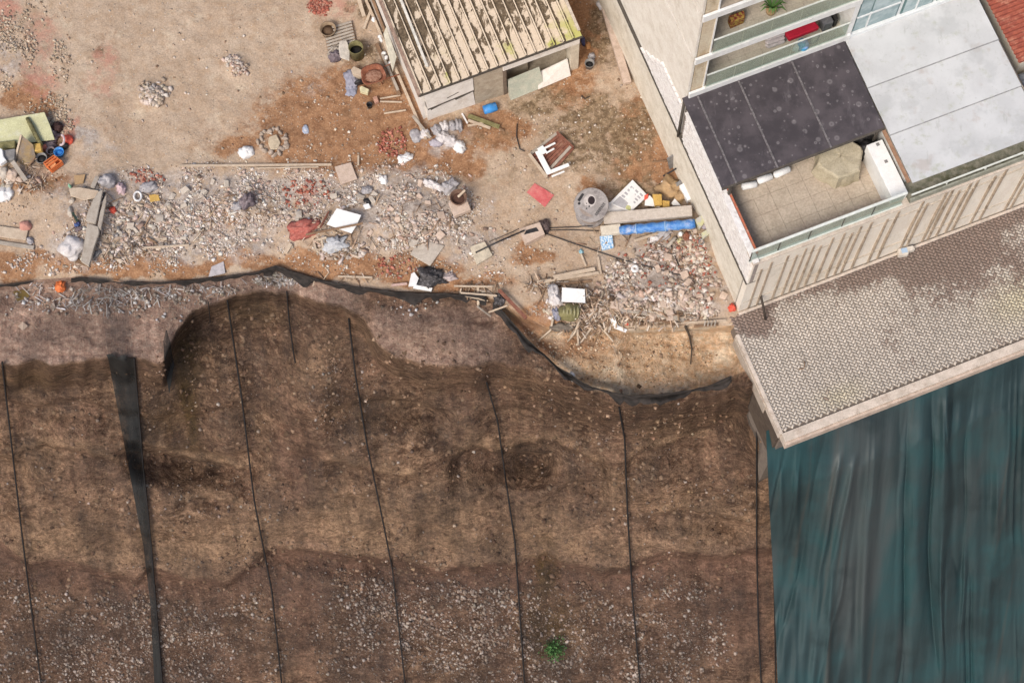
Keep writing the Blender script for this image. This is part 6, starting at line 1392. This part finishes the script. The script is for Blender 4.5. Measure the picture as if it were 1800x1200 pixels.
for k, pts in enumerate((((1205, 574), (1212, 590), (1216, 612), (1214, 640)), ((1020, 560), (1010, 585), (998, 600)), ((1040, 575), (1022, 600), (1013, 606)), ((1052, 570), (1070, 590), (1078, 600)), ((972, 560), (968, 580), (948, 597)), ((1015, 578), (1017, 606)))):
    q = [P(a, b, max(hz(a, b), -2.5) + .18) for a, b in pts]
    one(MB().tube(q, [.05 - .008 * i for i in range(len(q))], 6), 'root', rt2 if k < 1 else timber_pale, ('dark bare root hanging down the exposed soil near the building', 'pale root left of the forked one over the exposed soil', 'long pale stick slanting down over the exposed soil', 'short pale root slanting right over the exposed soil', 'bent pale root at the left end of the exposed soil', 'straight pale stick pointing down over the rim')[k], 'root', True)
# stones in the cliff: coarse gravel in its foot, single pebbles above, litter caught on the shelf
def slope_pieces(name, bl, smin, smax, pal, label, pw=2.0, lift=.02, cond=None, rnd=.25, cut=.25):
    x, y = blobs_xy(bl); k = (y > EDGE(x) + 12) & (x < 1346)
    if cond is not None: k &= cond(x, y)
    k &= fbm(x / 34., y / 26., 311, 3) > rng.uniform(-.55, cut, len(x))
    x, y = x[k], y[k]; n = len(x); s = smin + (smax - smin) * rng.uniform(0, 1, n) ** pw
    return pieces(name, x, y, zs(x, y) + lift, s, np.stack([np.ones(n), rng.uniform(.6, 1., n), rng.uniform(.5, .9, n)], -1), palette(n, pal, .18), .2, .2, rnd, label, 'gravel')
GR = [(.40, .31, .25), (.33, .255, .205), (.48, .39, .325), (.25, .18, .14), (.36, .27, .21), (.55, .47, .41)]
below = lambda x, y: y > LIP2(x) + 40 + 40 * fbm(x / 50., y / 40., 321, 3)
slope_pieces('gravel_slope', [(110, 1130, 190, 130, 5200), (250, 1130, 150, 120, 3200), (380, 1130, 130, 120, 2600), (640, 1110, 90, 140, 2600), (780, 1080, 160, 110, 5000), (870, 1120, 120, 110, 2400), (1080, 1130, 130, 110, 3200), (1180, 1120, 110, 110, 2400), (1000, 1170, 140, 60, 1400)], .025, .14, GR, 'coarse pale gravel in the foot of the cliff under the net', 4.0, .02, below, .25, .45)
slope_pieces('cliff_pebbles', [(650, 850, 680, 230, 1300), (350, 880, 200, 60, 300), (600, 700, 60, 80, 260), (1150, 830, 150, 90, 240), (650, 1040, 650, 60, 900)], .03, .13, GR + BROWN, 'single pebbles sticking out of the brown cliff face', 4.0, .02)
slope_pieces('cliff_clods', [(650, 850, 700, 260, 6000), (1150, 820, 200, 120, 1000), (450, 620, 150, 80, 800), (650, 1040, 700, 90, 1600)], .05, .20, [(.20, .12, .076), (.25, .16, .10), (.29, .19, .125), (.16, .095, .06), (.32, .215, .145)], 'clods of brown earth breaking out of the cliff face', 3.5, -.03)
slope_pieces('soil_crumbs', [(1100, 630, 150, 50, 1300), (960, 600, 50, 30, 200)], .02, .09, [(.50, .37, .25), (.42, .28, .17), (.56, .45, .33), (.3, .18, .1)], 'crumbs of orange soil on the bare slope below the building corner', 2.5, .01, lambda x, y: y < ROPE(x) - 4)
slope_pieces('shelf_litter', [(330, 515, 110, 18, 520), (150, 530, 120, 26, 260), (270, 545, 60, 26, 160), (480, 490, 40, 12, 260), (60, 540, 60, 40, 90), (720, 540, 60, 16, 60)], .02, .14, PALE + [(.75, .72, .70)] * 4, 'pale litter and crumbs caught under the net on the upper shelf', 3., .05, lambda x, y: y < LIP(x) - 4, .1, .1)
x, y = blobs_xy([(170, 525, 60, 26, 90), (240, 520, 60, 20, 60), (80, 520, 60, 30, 50), (480, 490, 50, 10, 50), (340, 510, 80, 12, 40)]); n = len(x); s = rng.uniform(.15, .5, n)
pieces('shelf_splinters', x, y, zs(x, np.maximum(y, EDGE(x) + 5)) + .08, s, np.stack([np.ones(n), rng.uniform(.04, .12, n), rng.uniform(.03, .05, n)], -1), palette(n, [(.75, .71, .69), (.6, .55, .52), (.45, .38, .34)]), .7, .1, label='pale splinters caught under the net on the upper shelf', cat='splinters')
lumpy((107, 503), (.34, .50, .2), orangep, 'orange plastic bag caught in the top of the net', 'plastic_bag', 'bag', .1, 120, .3, 3, .12)
def slope_quad(poly, m_, label, name, cat, lift=.16): return one(MB().prism([P(a, b, float(zs(a, b)) + lift) for a, b in poly], .03), name, m_, label, cat)
slope_quad([(31, 573), (40, 565), (49, 573), (40, 581)], conc_pink, 'square pinkish tile caught on the net at the left', 'tile', 'tile')
slope_quad([(23, 512), (47, 508), (52, 522), (30, 530)], surf('ochre_mud', (.22, .15, .04), None, 6, .9, .3), 'ochre panel under the top of the net at the left', 'panel', 'panel', .06)
slope_quad([(88, 534), (95, 532), (98, 541), (91, 543)], surf('dull_tile', (.3, .24, .2), None, 6, .9, .2), 'small dull tile under the net right of the square pinkish one', 'tile', 'tile', .14)
fl = thing('white_rag', 'small white rag hooked on the net hem below the exposed soil', 'rag', P(1006, 660, hz(1006, 660)))
MB().lump(P(1006, 662, hz(1006, 662) + .2), (.2, .3, .14), .3, 121, .45, 18, 10, 4).build('cloth', white_pl, fl, True)
# one green shrub growing through the net
shb = thing('green_shrub', 'small bright green shrub growing on the cliff foot', 'shrub', P(972, 1140, zs(972, 1140)))
s0 = P(972, 1142, float(zs(972, 1142)))
for k in range(7):
    t = k * .9; MB().tube([s0, s0 + np.array([.12 * math.cos(t), .12 * math.sin(t), .3]), s0 + np.array([.32 * math.cos(t), .36 * math.sin(t), .55])], [.02, .015, .008], 5).build('stem', timber_brown, shb, True)
nl = 900; d = rng.normal(0, 1, (nl, 3)); d /= np.linalg.norm(d, axis=1)[:, None]; r = rng.uniform(.15, 1, nl) ** .7
cen = s0 + np.array([0, 0, .45]) + d * r[:, None] * np.array([.46, .52, .36]) * (1 + 1.1 * fbm(d[:, 0] * 2.2 + 4, d[:, 1] * 2.2 + d[:, 2] * 2, 5, 3))[:, None]
Rm = randrot(nl, .35); lv = np.array([(-.5, 0, 0), (0, -.3, .06), (.5, 0, 0), (0, .3, .06)])[None] * rng.uniform(.04, .12, (nl, 1, 1))
lv = np.einsum('nij,nkj->nki', Rm, np.broadcast_to(lv, (nl, 4, 3))) + cen[:, None]
cols = np.clip(np.array((.070, .150, .048)) * (1 + .35 * rng.standard_normal((nl, 1))), .015, .4)
npmesh('foliage', lv.reshape(-1, 3), np.arange(nl * 4).reshape(-1, 4), tone_material('shrub_leaf', .6), shb, {'tone': np.repeat(np.concatenate([cols, np.ones((nl, 1))], 1), 4, 0)}, False, 'stuff')
